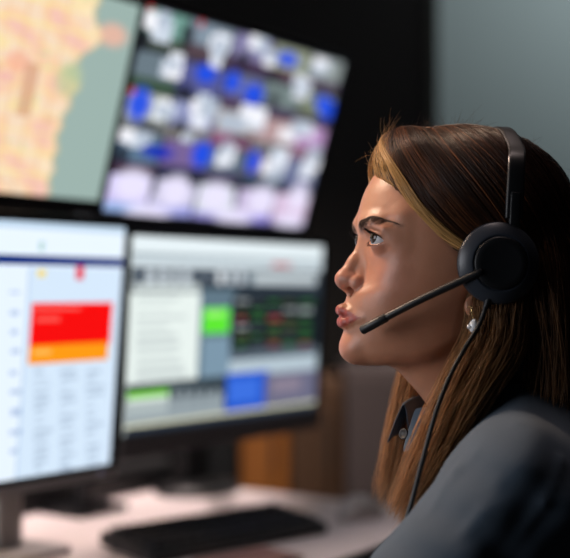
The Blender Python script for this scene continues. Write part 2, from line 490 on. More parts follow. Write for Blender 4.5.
for r_ in range(6):
    for c_ in range(5):
        col = [(160, 70, 66), (60, 120, 62), (170, 178, 182), (70, 80, 88), (84, 96, 60)][int(rs.integers(0, 5))]
        LR.prect(236 + c_ * 16, 300 + r_ * 8.6, 247 + c_ * 16 + rs.uniform(-3, 2), 303.2 + r_ * 8.6, lin(*col), .75)
LR.prect(230, 354, 316, 370, lin(176, 192, 202)); LR.prect(230, 350, 316, 354, lin(80, 92, 104))
LR.prect(225, 374, 266, 418, lin(36, 84, 196)); LR.prect(229, 380, 258, 400, lin(66, 118, 226), .7); LR.prect(266, 374, 318, 415, lin(104, 104, 128)); LR.prect(272, 380, 300, 390, lin(150, 136, 150), .6)
LR.prect(120, 386, 224, 440, lin(50, 62, 70)); LR.prect(127, 392, 168, 400, lin(120, 200, 70)); LR.prect(127, 400, 168, 415, lin(214, 226, 216))
for k in range(5): LR.prect(172 + k * 10.5, 388, 173.5 + k * 10.5, 432, lin(160, 172, 178), .8)
for k in range(4): LR.prect(124, 404 + k * 8, 223, 405.6 + k * 8, lin(150, 162, 168), .7)
LR.rect(0, 0.945, 1, 0.965, lin(206, 206, 178)); LR.rect(0, 0.965, 1, 1, lin(40, 48, 60))
LR.rect(0, 0, 0.012, 1, lin(206, 216, 214))
bm = bmesh.new(); bm_box(bm, (0, -0.0052, -LR.h / 2 - 0.018), (LR.w + 0.014, 0.003, 0.030)); bm_obj('lower_bezel', bm, M_GBEZ, LR.root, bevel=0.001, mw=LR.mw)
LR.show(); LR.stand(M_BEZ, M_BEZ, (-0.185, 2.41), cw=0.075, base=(0.19, 0.15), round_base=True, cd=0.04)

# --- left screen of the lower row: a pale form with a red warning box
LL = Mon((-0.406, 1.512, -0.075), 0.975, 0.088, 0.598, 0.336, 'lower left monitor showing a pale web form with a red and orange box', (0.012, 0.012, 0.020), (M_BEZ, M_BEZ))
LL.img[:] = lin(226, 238, 250)
LL.rect(0, 0, 1, 0.135, lin(228, 240, 250)); LL.rect(0, 0.0, 1, 0.03, lin(190, 212, 232)); LL.rect(0, 0.125, 1, 0.165, lin(14, 44, 120))
sv_ = LL.st(27, 330)[0]; LL.rect(sv_, 0.175, 1, 1, lin(208, 226, 244)); LL.rect(sv_ - .006, 0.175, sv_, 1, lin(176, 198, 224))
LL.prect(38, 270, 46, 277, lin(238, 214, 110)); LL.prect(76, 267, 84, 279, lin(222, 60, 84)); LL.prect(40, 242, 44, 250, lin(120, 180, 170), .6)
LL.prect(31, 303, 109, 345, lin(240, 12, 12)); LL.prect(29, 345, 107, 360, lin(246, 150, 20)); LL.prect(34, 307, 80, 309, lin(250, 140, 130), .6); LL.prect(36, 318, 60, 321, lin(250, 120, 110), .5); LL.prect(34, 350, 50, 354, lin(250, 210, 120), .5)
for k in range(14):
    for c_ in range(3): LL.prect(34 + c_ * 26, 370 + k * 7.5, 34 + c_ * 26 + rs.uniform(6, 18), 372.4 + k * 7.5, lin(150, 168, 190), .55)
for k in range(26):
    s_ = 0.40 + 0.0 * k; t_ = 0.20 + k * 0.030
    for c_ in range(4): LL.rect(0.05 + c_ * 0.15, t_, 0.05 + c_ * 0.15 + rs.uniform(.02, .10), t_ + 0.010, lin(140, 160, 186), .5)
for k in range(9): LL.prect(10, 290 + k * 20, rs.uniform(16, 22), 294 + k * 20, lin(90, 130, 190), .5)
LL.show(); LL.led(0.46); LL.stand(M_SILV, M_SILV, (-0.412, 1.82), cw=0.05, base=(0.12, 0.12))
bm = bmesh.new(); bm_box(bm, (0, -0.0055, -LL.h / 2 - 0.013), (LL.w + 0.022, 0.003, 0.012)); bm_obj('bezel_trim', bm, M_SILV, LL.root, mw=LL.mw)

# --- right screen of the upper row: a wall of camera pictures
UR = Mon((-0.0900, 2.155, 0.285), 0.971, 0.304, 0.583, 0.330, 'upper right monitor showing a grid of blue and white camera pictures', (0.012, 0.012, 0.026), (M_BEZ, M_BEZ))
UR.img[:] = lin(40, 42, 50)
nc, nr_ = 5, 5
for r_ in range(nr_):
    for c_ in range(nc):
        s0, t0, s1, t1 = c_ / nc + .005, r_ / nr_ + .008, (c_ + 1) / nc - .005, (r_ + 1) / nr_ - .008
        sky = [(128, 136, 148), (100, 110, 128), (160, 160, 170), (112, 118, 132), (200, 194, 230)][r_]
        UR.rect(s0, t0, s1, t1, lin(*[x + rs.uniform(-22, 22) for x in sky]))
        gnd = [(70, 70, 78), (64, 66, 80), (120, 112, 116), (60, 62, 74), (168, 158, 206)][r_]
        UR.rect(s0, t0 + (t1 - t0) * rs.uniform(.6, .8), s1, t1, lin(*[x + rs.uniform(-20, 20) for x in gnd]))
Z6 = lambda x, y: (x * 350 / 570.0, y * 240 / 391.0)
# white vans, roofs and people
for x, y, rx, ry in ((262, 35, .055, .075), (275, 100, .05, .06), (350, 65, .06, .07), (352, 95, .04, .04), (420, 72, .05, .055), (440, 95, .035, .04), (520, 110, .06, .045), (480, 140, .07, .06), (262, 180, .04, .06), (325, 175, .06, .07), (400, 195, .09, .06), (480, 215, .08, .05), (225, 225, .05, .04), (370, 250, .05, .07), (450, 265, .06, .07), (300, 225, .03, .03), (505, 265, .05, .08)):
    s_, t_ = UR.st(*Z6(x, y))
    for q in range(4):
        a_, b_ = s_ + rs.normal(0, rx * .4), t_ + rs.normal(0, ry * .4); w_, h_ = rx * rs.uniform(.45, .8), ry * rs.uniform(.45, .85)
        UR.rect(a_ - w_, b_ - h_, a_ + w_, b_ + h_, lin(*[(236, 240, 250), (206, 216, 230), (244, 244, 250), (176, 188, 204)][q]), .9)
for x, y, rx, ry in ((215, 300, .085, .085), (285, 310, .07, .09), (350, 320, .085, .09), (425, 325, .08, .09), (485, 320, .06, .09), (240, 345, .1, .05), (380, 352, .1, .05), (470, 360, .08, .05)):
    UR.blob(*Z6(x, y), rx, ry, lin(232, 226, 250), .88)
for x, y, rx, ry in ((305, 55, .03, .06), (232, 62, .03, .06), (395, 95, .028, .05), (300, 148, .03, .05), (198, 250, .03, .05), (447, 120, .03, .035), (292, 205, .03, .04), (445, 160, .03, .04), (240, 205, .06, .025), (390, 225, .05, .02), (315, 290, .02, .05), (250, 300, .015, .05), (385, 305, .012, .06), (455, 300, .012, .06), (560, 130, .03, .05)):
    UR.blob(*Z6(x, y), rx, ry, lin(26, 28, 38), .9)
for x, y, rx, ry in ((226, 168, .05, .085), (335, 118, .05, .05), (378, 132, .04, .06), (412, 152, .055, .06), (535, 178, .065, .06), (468, 95, .06, .04), (328, 250, .05, .075), (412, 262, .035, .07), (525, 165, .05, .04)):
    UR.blob(*Z6(x, y), rx, ry, lin(24, 76, 224), .96)
UR.blob(*Z6(256, 246), .075, .035, lin(14, 44, 176), .95)
for x, y in ((245, 8), (327, 36), (214, 146)): UR.blob(*Z6(x, y), .012, .02, lin(190, 20, 30), .9)
UR.show()

# --- left screen of the upper row: a street map beside grey-green water
UL = Mon((-0.403, 1.654, 0.285), 0.96, 0.287, 0.53, 0.30, 'upper left monitor showing a beige and yellow street map beside grey-green water', (0.012, 0.012, 0.020), (M_BEZ, M_BEZ))
UL.img[:] = lin(240, 214, 186)
yy, xx = np.mgrid[0:UL.H, 0:UL.W]; S_, T_ = xx / UL.W, yy / UL.H
nz = np.sin(S_ * 17 + np.sin(T_ * 11) * 2) * np.sin(T_ * 13 + np.sin(S_ * 14) * 1.5)
UL.img[nz > 0.25] = lin(243, 205, 168); UL.img[nz < -0.35] = lin(244, 222, 172); UL.img[(nz < -0.8)] = lin(226, 222, 180); UL.img[nz > 0.72] = lin(238, 192, 176)
for k in range(1, 15): UL.rect(k / 15 - .004, 0, k / 15 + .004, 1, lin(232, 186, 140), .6)
for k in range(1, 10): UL.rect(0, k / 10 - .007, 1, k / 10 + .007, lin(246, 226, 150), .6)
for k in range(60): 
    a_, b_ = rs.uniform(0, .9), rs.uniform(0, .95); UL.rect(a_, b_, a_ + rs.uniform(.01, .05), b_ + rs.uniform(.01, .04), lin(*[(232, 170, 160), (206, 214, 160), (250, 232, 190), (222, 176, 140)][int(rs.integers(0, 4))]), .7)
sh = [UL.st(*p) for p in ((96, 0), (92, 22), (106, 34), (84, 52), (62, 70), (76, 84), (66, 104), (56, 130), (52, 160), (44, 196))]
tt_ = np.array([q[1] for q in sh]); ss_ = np.array([q[0] for q in sh]); o_ = np.argsort(tt_)
edge_s = np.interp(T_, tt_[o_], ss_[o_]) + 0.006 * np.sin(T_ * 60)
water = S_ > edge_s
UL.img[water] = lin(152, 174, 168); UL.img[water & (S_ < edge_s + .012)] = lin(190, 184, 150)
UL.blob(112, 34, .06, .06, lin(226, 178, 158), .9); UL.blob(68, 78, .05, .09, lin(188, 198, 150), .8); UL.blob(18, 60, .05, .05, lin(240, 160, 140), .6)
UL.prect(5, 62, 28, 66, lin(206, 150, 120), .7); UL.prect(26, 62, 29, 118, lin(206, 150, 120), .7)
UL.show()

# the pole that carries the upper pair, clamped to the desk
M_POLE = plain('mount_pole', (0.02, 0.02, 0.022), 0.35, metal=0.6)
mid = np.array([-0.27, 2.12, 0]) - ND * 0.10
mount = empty('monitor_mount', (mid[0], mid[1], DESK_Z)); tag(mount, 'black pole mount holding the upper pair of monitors behind the lower pair', 'monitor mount')
bm = lathe([(0, 0), (0.02, 0), (0.02, 0.80), (0, 0.80)], 24); bm_obj('pole', bm, M_POLE, mount, smooth=False, mw=Matrix.Translation((mid[0], mid[1], DESK_Z + 0.012)))
bm = bmesh.new(); bm_box(bm, (0, 0, 0.0062), (0.12, 0.10, 0.0115)); bm_obj('clamp_plate', bm, M_POLE, mount, bevel=0.002, mw=Matrix.Translation((mid[0], mid[1], DESK_Z)) @ Matrix.Rotation(A_DESK, 4, 'Z'))
for M_ in (UL, UR):
    e = M_.c - M_.n * 0.045; q = np.array([mid[0], mid[1], e[2]]); d_ = (e - q) / np.linalg.norm(e - q)
    bm_obj('mount_arm', tube_bm([tuple(q + d_ * 0.021), tuple((q + e) / 2 - ND * 0.02), tuple(e)], 0.014, 14), M_POLE, M_.root, smooth=True)

# ------------------------------------------------------------------ things on the desk
M_KEYB = plain('keyboard_black', (0.012, 0.012, 0.014), 0.5); M_KEY = plain('key_cap', (0.022, 0.022, 0.026), 0.45)
KA = math.radians(41.7); kc = np.array([-0.268 + (0.328 * math.cos(KA) + 0.128 * math.sin(KA)) / 2, 1.847 + (0.328 * math.sin(KA) - 0.128 * math.cos(KA)) / 2, DESK_Z])
KL, KW = 0.345, 0.130
keyb = empty('keyboard', tuple(kc), KA); tag(keyb, 'black keyboard lying on the pale desk below the right screen', 'keyboard')
kmw = Matrix.Translation(kc) @ Matrix.Rotation(KA, 4, 'Z')
bm = bmesh.new(); vs = bm_box(bm, (0, 0, 0.010), (KL, KW, 0.016))
for v in vs:
    if v.co.y > 0 and v.co.z > 0.01: v.co.z += 0.012
    if v.co.y > 0 and v.co.z < 0.01: v.co.z += 0.006
bm_obj('case', bm, M_KEYB, keyb, bevel=0.003, mw=kmw)
for sx in (-1, 1):
    bm = bmesh.new(); bm_box(bm, (sx * (KL / 2 - 0.03), KW / 2 - 0.012, 0.0045), (0.03, 0.012, 0.0085)); bm_obj('foot', bm, M_KEYB, keyb, mw=kmw)
keyme = {}
kp = 0.0205
for row in range(6):
    y = KW / 2 - 0.016 - row * 0.0197; z = 0.018 + 0.012 * (y + KW / 2) / KW
    x = -KL / 2 + 0.010
    widths = [1] * 16 if row < 4 else ([1.3, 1, 1.2, 6.2, 1.2, 1.3, 1, 1, 1] if row == 5 else [2.2] + [1] * 11 + [2.2, 0.6])
    tot = sum(widths); sc = (KL - 0.02) / (tot * kp)
    for wd in widths:
        key = round(wd * sc, 4)
        if key not in keyme:
            bm = bmesh.new(); vs = bm_box(bm, (0, 0, 0.004), (kp * wd * sc - 0.0032, 0.0165, 0.008))
            for v in vs:
                if v.co.z > 0.004: v.co.x -= math.copysign(0.0016, v.co.x); v.co.y *= 0.80
            me = bpy.data.meshes.new('key'); bm.to_mesh(me); bm.free(); me.materials.append(M_KEY); keyme[key] = me
        o = bpy.data.objects.new('key', keyme[key]); COL.objects.link(o); o.parent = keyb
        o.location = (x + kp * wd * sc / 2, y, z)
        x += kp * wd * sc
# mouse
M_MOUSE = plain('mouse_grey', (0.40, 0.36, 0.35), 0.5); M_MOUSE2 = plain('mouse_dark', (0.10, 0.095, 0.095), 0.5)
mc = np.array([0.128, 2.125, DESK_Z]); mouse = empty('computer_mouse', tuple(mc), math.radians(150)); tag(mouse, 'grey computer mouse on the desk beside the keyboard, next to the brown hair', 'mouse')
mmw = Matrix.Translation(mc) @ Matrix.Rotation(math.radians(150), 4, 'Z')
def dome(sx, sy, sz, cut0, cut1):
    bm = bmesh.new(); bmesh.ops.create_uvsphere(bm, u_segments=40, v_segments=24, radius=1.0)
    for v in bm.verts:
        v.co.z = max(v.co.z, -0.05); k = 1.0 - 0.12 * v.co.y; v.co = Vector((v.co.x * sx * k, v.co.y * sy, (v.co.z + 0.05) * sz * (1.0 + 0.18 * v.co.y) + 0.0006))
    return bm
bm_obj('shell', dome(0.034, 0.058, 0.036, 0, 0), M_MOUSE, mouse, smooth=True, mw=mmw)
bm = bmesh.new(); bmesh.ops.create_cone(bm, cap_ends=True, segments=24, radius1=0.010, radius2=0.010, depth=0.006)
bm_obj('scroll_wheel', bm, M_MOUSE2, mouse, smooth=False, mw=mmw @ Matrix.Translation((0, -0.034, 0.0245)) @ Matrix.Rotation(math.pi / 2, 4, 'Y'))
bm_obj('button_seam', tube_bm([(0, -0.020, 0.0352), (0, -0.030, 0.0325), (0, -0.045, 0.0255), (0, -0.0545, 0.013)], 0.0008, 8), M_MOUSE2, mouse, mw=mmw)
# brown notebook in front of the keyboard
M_LEATH = plain('brown_leather', (0.22, 0.10, 0.075), 0.5, bump=0.2, scale=500); M_PAPER = plain('paper_block', (0.6, 0.55, 0.48), 0.8)
nb_c = np.array([-0.050, 1.715, DESK_Z]); nb = empty('notebook', tuple(nb_c), KA); tag(nb, 'brown leather notebook in front of the keyboard, cut by the bottom of the picture', 'notebook')
nmw = Matrix.Translation(nb_c) @ Matrix.Rotation(KA, 4, 'Z')
for z_, nm, mt, s_ in ((0.0022, 'cover', M_LEATH, (0.13, 0.085, 0.003)), (0.0095, 'pages', M_PAPER, (0.124, 0.080, 0.0115)), (0.0170, 'cover', M_LEATH, (0.13, 0.085, 0.003))):
    bm = bmesh.new(); bm_box(bm, (0, 0, z_), s_); bm_obj(nm, bm, mt, nb, bevel=0.0008, mw=nmw)

# ------------------------------------------------------------------ her chair
M_CHAIR = plain('chair_fabric', (0.02, 0.021, 0.024), 0.9, bump=0.4, scale=600)
ch_p = H0 + (HF * -20 + HZ * 0) / 1000.0; CH = Matrix.Translation((ch_p[0], ch_p[1], 0)) @ Matrix(np.column_stack([HF, HL, HZ])).to_4x4()
chair = empty('office_chair', (ch_p[0], ch_p[1], 0.0)); tag(chair, 'black office chair under the person in the slate blue shirt', 'chair')
SEAT = 0.425
bm = bmesh.new(); bm_box(bm, (0.08, 0, SEAT - 0.035), (0.46, 0.48, 0.07)); bm_obj('seat', bm, M_CHAIR, chair, bevel=0.025, seg=4, mw=CH)
bm = bmesh.new(); vs = bm_box(bm, (-0.205, 0, 0.70), (0.05, 0.42, 0.36)); bm_obj('backrest', bm, M_CHAIR, chair, bevel=0.02, seg=4, mw=CH)
bm_obj('back_bar', tube_bm([(-0.1, 0, SEAT - 0.075), (-0.24, 0, SEAT - 0.06), (-0.25, 0, 0.62)], 0.014, 12), M_BLACK, chair, smooth=True, mw=CH)
bm = lathe([(0, 0.09), (0.028, 0.09), (0.028, SEAT - 0.07), (0, SEAT - 0.07)], 24); bm_obj('gas_column', bm, M_BLACK, chair, mw=CH @ Matrix.Translation((0.06, 0, 0)))
for k in range(5):
    a = k * 2 * math.pi / 5
    bm_obj('foot_spoke', tube_bm([(0.06, 0, 0.09), (0.06 + 0.28 * math.cos(a), 0.28 * math.sin(a), 0.07)], [0.022, 0.014], 12), M_BLACK, chair, smooth=True, mw=CH)
    bm = bmesh.new(); bmesh.ops.create_cone(bm, cap_ends=True, segments=24, radius1=0.027, radius2=0.027, depth=0.04)
    bm_obj('castor', bm, M_BLACK, chair, mw=CH @ Matrix.Translation((0.06 + 0.28 * math.cos(a), 0.28 * math.sin(a), 0.0275)) @ Matrix.Rotation(a, 4, 'Z') @ Matrix.Rotation(math.pi / 2, 4, 'X'))
# ------------------------------------------------------------------ the sitter: head and neck
def curve1(xs, ys):
    xs = np.asarray(xs, float); ys = np.asarray(ys, float)
    o = np.argsort(xs); xs, ys = xs[o], ys[o]
    m = np.gradient(ys, xs)
    def f(x):
        x = np.clip(x, xs[0], xs[-1]); i = np.clip(np.searchsorted(xs, x) - 1, 0, len(xs) - 2)
        d = xs[i + 1] - xs[i]; t = (x - xs[i]) / d
        return ((2*t**3 - 3*t**2 + 1) * ys[i] + (t**3 - 2*t**2 + t) * d * m[i]
                + (-2*t**3 + 3*t**2) * ys[i + 1] + (t**3 - t**2) * d * m[i + 1])
    return f
LV = [76, 62, 45, 30, 14, 0, -12, -22, -32, -44, -57, -68, -78, -86, -94]
c_uf = curve1(LV, [84, 95, 103.5, 103.2, 103, 103.5, 108, 115, 118, 118.5, 119.2, 119.8, 117, 110, 100])
c_b = curve1(LV, [58, 66, 69.5, 70, 70, 68, 65.5, 63, 60.5, 58, 54.5, 51, 47, 42, 36])
c_p = curve1(LV, [2.1, 2.1, 2.12, 2.12, 2.12, 2.12, 2.08, 2.02, 1.97, 1.92, 1.85, 1.8, 1.8, 1.8, 1.8])
c_uc = curve1(LV, [10, 12, 16, 20, 24, 26, 28, 30, 31, 33, 35, 36, 37, 38, 38])
c_jaw = curve1([-60, -5, 15, 36, 60, 85, 104, 116, 126], [-20, -40, -60, -74, -83, -87, -87.5, -85, -80])
EYE = np.array([88.6, 31.0, 26.5]); ER = 13.3
def lid_gap(q):
    """angles round the eyeball: >0 inside the opening between the lids (mm-ish)"""
    a = np.degrees(np.arctan2(q[:, 1], np.maximum(q[:, 0], 1e-3)))       # + towards the temple
    r = np.sqrt((q ** 2).sum(1)) + 1e-6
    b = np.degrees(np.arcsin(np.clip(q[:, 2] / r, -1, 1)))
    x = np.where(a < 4, (a - 4) / 54.0, (a - 4) / 69.0)
    s = np.clip(1 - x ** 2, 0, 1)
    up = 25 * s ** 0.6 - 9 * x
    dn = -20 * s ** 0.75 - 9 * x
    g = np.minimum(up - b, b - dn) * (ER / 57.3)
    g = np.where(np.abs(x) > 1, -np.abs(np.abs(x) - 1) * 20 - 0.2, g)
    return np.where(q[:, 0] < 0, -10, g)
UPLIP = [(120.8, 0, -37.2, 5.2), (121.0, 4.5, -37.0, 5.2), (116.4, 12, -39.6, 3.9), (111.2, 18.5, -42.0, 2.7), (106.6, 24, -43.4, 1.8)]
LOLIP = [(119.7, 0, -48.0, 5.9), (118.9, 7, -47.9, 5.6), (115.0, 14, -46.7, 4.4), (110.2, 20, -45.0, 2.9), (106.4, 24, -43.8, 1.8)]
def head_field(P):
    u, v, w = P[:, 0], P[:, 1], P[:, 2]
    S = P.copy(); S[:, 1] = np.abs(v); av = S[:, 1]
    skull = ell(P, (5.5, 0, 44), (99.5, 73, 82))
    # lofted face
    uc = c_uc(w); a = c_uf(w) - uc; b = c_b(w); p = c_p(w)
    du = u - uc; aa = np.where(du > 0, a, 48.0)
    r = ((np.abs(du) / aa) ** p + (av / b) ** p + 1e-9) ** (1 / p)
    rho = np.sqrt(du ** 2 + v ** 2)
    face = rho * (1 - 1 / np.maximum(r, 1e-3)) * 0.92
    face = smax(face, w - 66, 14.0)
    face = smax(face, (c_jaw(u) - w) * 0.85, 12.0)
    f = smin(skull, face, 8.0)
    f = smin(f, ell(S, (109.5, 0, -72.5), (13.5, 18, 13)), 9.0)                  # chin
    f = smin(f, ell(S, (75, 34, 0), (15, 17, 16), rotm('Z', 30)), 10.0)         # cheekbone
    f = smin(f, ell(S, (70, 31, -26), (24, 14, 30)), 12.0)
    f = smin(f, cone(S, (74, 44, 44), (75.5, 45, 20), 7.0, 7.0), 12.0)                       # cheek
    f = smin(f, ell(S, (96.5, 22, 42), (8.5, 17, 6), rotm('Z', 16)), 10.0)           # brow ridge
    f = smax(f, -ell(S, (108.5, 30, 26.5), (13, 15, 11.5)), 9.0)                     # eye socket
    f = smax(f, -ell(S, (112, 13, 26), (7, 6, 11)), 7.0)                         # inner corner hollow
    # neck
    neck = cone(P * np.array([1, 1.06, 1]), (4, 0, -48), (-34, 0, -185), 49, 53)
    neck = smin(neck, cone(S, (2, 50, -40), (28, 16, -175), 11, 10), 14.0)
    f = smin(f, neck, 14.0)
    f = smin(f, cone(P * np.array([1, 0.8, 1]), (49, 0, -70), (21, 0, -100), 29.5, 30), 12.0)   # under the chin
    # nose
    ns = cone(P, (98.5, 0, 25), (109, 0, 6.5), 6.2, 6.6)
    ns = smin(ns, cone(P, (109, 0, 6.5), (117.3, 0, -7.0), 6.6, 8.6), 5.0)
    ns = smin(ns, ell(P, (118.2, 0, -9.2), (9.7, 9.0, 8.6)), 4.0)
    ns = smin(ns, cone(S, (98, 4, 14), (105, 8.0, -7), 5.8, 6.5), 6.0)
    f = smin(f, ns, 6.0)
    f = smin(f, cone(S, (118.5, 0, -14.5), (112, 0, -19.5), 4.2, 5.0), 4.0)      # columella
    f = smin(f, ell(S, (108.6, 12.6, -12.4), (8.0, 5.4, 7.4), rotm('Z', -14)), 1.6)  # wings
    f = smin(f, ell(S, (115.0, 6.5, -9.6), (6.5, 5.5, 6.5)), 3.0)
    f = smax(f, -ell(S, (112.8, 7.2, -20.0), (5.2, 3.0, 5.4), rotm('Y', 25)), 2.0)   # nostrils
    # mouth
    lip = smin(f, chain(S, UPLIP, 1.5), 5.5)
    lip = smin(lip, chain(S, LOLIP, 1.5), 3.0)
    f = lip
    f = smax(f, -cone(S, (129, 0, -42.6), (111, 20.5, -43.0), 0.9, 0.7), 1.6)     # line between the lips
    f = smax(f, -cone(S, (127.0, 0, -24), (128.6, 0, -31), 4.6, 3.0), 4.0)       # philtrum
    # eyelids
    q = S - EYE
    ball = np.sqrt((q ** 2).sum(1))
    lids = ball - (ER + 1.5)
    lids = smax(lids, -(q[:, 0] + 4), 3.0)
    f = smin(f, lids, 3.6)
    hood = cone(S, (102.0, 18, 37.5), (100.0, 33, 39.6), 3.0, 3.2)
    hood = smin(hood, cone(S, (100.0, 33, 39.6), (92.5, 44, 35.0), 3.2, 3.0), 2.0)
    f = smin(f, hood, 7.0)
    f = smin(f, ell(S, (84.0, 45.5, 29), (6, 5.0, 9)), 8.0)
    crease = cone(S, (104.5, 20, 34.2), (103.4, 32, 36.6), 0.5, 0.5)
    crease = np.minimum(crease, cone(S, (103.4, 32, 36.6), (97.0, 44, 32.5), 0.5, 0.4))
    f = smax(f, -crease, 2.2)
    gap = lid_gap(q)
    cut = np.maximum(-gap, (ER - 0.6) - ball)
    cut = np.maximum(cut, ball - 22)
    f = smax(f, -cut, 0.9)
    # ear
    E = ell(S, (9, 73, -8), (15, 5.5, 27), rotm('Y', 12) @ rotm('Z', -14))
    E = smin(E, ell(S, (20.5, 71, -33), (7.0, 4.0, 9.0)), 4.0)
    E = smax(E, -ell(S, (12, 79, -4), (9, 5, 17), rotm('Y', 12)), 3.0)
    f = smin(f, E, 3.0)
    return f

def skin_material():
    m, nt, b = new_mat('skin')
    N = nt.nodes.new; Lk = nt.links.new
    at = N('ShaderNodeAttribute'); at.attribute_name = 'tint'
    sep = N('ShaderNodeSeparateColor'); Lk(at.outputs['Color'], sep.inputs['Color'])
    tc = N('ShaderNodeTexCoord')
    nz = N('ShaderNodeTexNoise'); nz.inputs['Scale'].default_value = 60; nz.inputs['Detail'].default_value = 6; Lk(tc.outputs['Object'], nz.inputs['Vector'])
    base = N('ShaderNodeMix'); base.data_type = 'RGBA'
    base.inputs['A'].default_value = (0.47, 0.205, 0.118, 1); base.inputs['B'].default_value = (0.56, 0.265, 0.158, 1)
    Lk(nz.outputs['Fac'], base.inputs['Factor'])
    last = base.outputs['Result']
    for ch, col in (('Green', (0.52, 0.19, 0.135, 1)), ('Red', (0.33, 0.050, 0.032, 1)), ('Blue', (0.060, 0.032, 0.022, 1))):
        mx = N('ShaderNodeMix'); mx.data_type = 'RGBA'; mx.inputs['B'].default_value = col
        Lk(sep.outputs[ch], mx.inputs['Factor']); Lk(last, mx.inputs['A']); last = mx.outputs['Result']
    Lk(last, b.inputs['Base Color'])
    b.inputs['Subsurface Weight'].default_value = 0.18
    b.inputs['Subsurface Radius'].default_value = (1.0, 0.35, 0.2)
    b.inputs['Subsurface Scale'].default_value = 0.004
    b.inputs['Specular IOR Level'].default_value = 0.45
    rg = N('ShaderNodeMapRange'); rg.inputs['To Min'].default_value = 0.33; rg.inputs['To Max'].default_value = 0.48
    Lk(nz.outputs['Fac'], rg.inputs['Value']); Lk(rg.outputs['Result'], b.inputs['Roughness'])
    pn = N('ShaderNodeTexNoise'); pn.inputs['Scale'].default_value = 900; pn.inputs['Detail'].default_value = 3; Lk(tc.outputs['Object'], pn.inputs['Vector'])
    p2 = N('ShaderNodeTexNoise'); p2.inputs['Scale'].default_value = 230; p2.inputs['Detail'].default_value = 3; Lk(tc.outputs['Object'], p2.inputs['Vector'])
    ad = N('ShaderNodeMath'); ad.operation = 'ADD'; Lk(pn.outputs['Fac'], ad.inputs[0]); Lk(p2.outputs['Fac'], ad.inputs[1])
    bp = N('ShaderNodeBump'); bp.inputs['Strength'].default_value = 0.22; bp.inputs['Distance'].default_value = 0.0006
    Lk(ad.outputs['Value'], bp.inputs['Height']); Lk(bp.outputs['Normal'], b.inputs['Normal'])
    return m
M_SKIN = skin_material()

BROW = catmull([(108.0, 9, 36.4), (104.5, 20, 40.2), (99.0, 31, 42.4), (89.0, 43, 41.8), (75, 54.5, 37.6)], 40)
def head_tint(V):
    S = V.copy(); S[:, 1] = np.abs(S[:, 1])
    sm = lambda x, a, b: np.clip((x - a) / (b - a), 0, 1) ** 2 * (3 - 2 * np.clip((x - a) / (b - a), 0, 1))
    av = S[:, 1]
    top = np.interp(av, [0, 4.5, 12, 18.5, 25], [-33.8, -32.4, -35.2, -39.2, -43.4])
    bot = np.interp(av, [0, 7, 14, 20, 25], [-53.2, -52.8, -50.6, -47.6, -44.2])
    lip = sm(np.minimum(top - S[:, 2], S[:, 2] - bot), -0.7, 0.9) * (S[:, 0] > 104) * (av < 26)
    g = lambda c, r: np.exp(-(((S - np.array(c)) / r) ** 2).sum(1))
    red = 0.4 * g((90, 42, -6), 26.) + 0.8 * g((122, 0, -9), 12.) + 0.5 * g((108, 13, -13), 9.) + 0.35 * g((98, 32, 24), 15.) + 0.4 * g((118, 0, -72), 16.)
    d = np.sqrt(((S[:, None, 1:] - BROW[None, ::3, 1:]) ** 2).sum(2))
    k = d.argmin(1); wid = np.interp(k, [0, 3, 8, 13], [4.0, 4.6, 3.4, 1.2])
    brow = sm(wid - d.min(1), -1.6, 1.4) * (S[:, 0] > 66) * 0.5
    q = S - EYE; gp = lid_gap(q); rr = np.sqrt((q ** 2).sum(1))
    liner = np.clip(1 - np.abs(gp) / 0.9, 0, 1) * (rr < ER + 3) * (q[:, 0] > 0) * (q[:, 2] > 0) * 0.9
    ln_ = ((88 + 1.24 * (S[:, 0] - 92)) - S[:, 2]) / 1.59
    root = np.clip(1 - np.maximum(ln_, 0) / 8.0, 0, 1) ** 1.5 * 0.6 * (S[:, 0] < 90) * (S[:, 2] > -12) * (S[:, 0] > -10)   # fine hair at the hairline and sideburn, with shading painted in
    brow = np.maximum(brow, root)
    return np.stack([lip, np.clip(red, 0, 1), np.clip(np.maximum(brow, liner), 0, 1), np.ones(len(V))], 1)

HV, HQ = surface(head_field, (-110, -92, -190), (142, 92, 140), 1.5, coarse=4)
# the rest of her skin, one surface down to the hands (mostly under the shirt)
# ------------------------------------------------------------------ body under the clothes
DESK_W = -404.0
FLOOR_W = -(H0[2] * 1000.0)
TQ_ = math.radians(18)                       # the chest is turned a little away from the lens
TC = np.array([-28.0, 0.0])
def chest_frame(P):
    d = P[:, :2] - TC; c, s = math.cos(TQ_), math.sin(TQ_)
    Q = P.copy(); Q[:, 0] = TC[0] + d[:, 0] * c - d[:, 1] * s; Q[:, 1] = d[:, 0] * s + d[:, 1] * c
    return Q
def from_chest(p):
    c, s = math.cos(TQ_), math.sin(TQ_); x, y = p[0] - TC[0], p[1]
    return np.array([TC[0] + x * c + y * s, -x * s + y * c, p[2]])
FSH, FEL = from_chest((-62, -160, -166)), from_chest((70, -185, -352))
ARMS = [((6, 142, -182), (80, 156, -258), (160, 180, -350), (245, 110, -490)), (tuple(FSH), tuple((FSH + FEL) / 2), tuple(FEL), (245, -110, -490))]
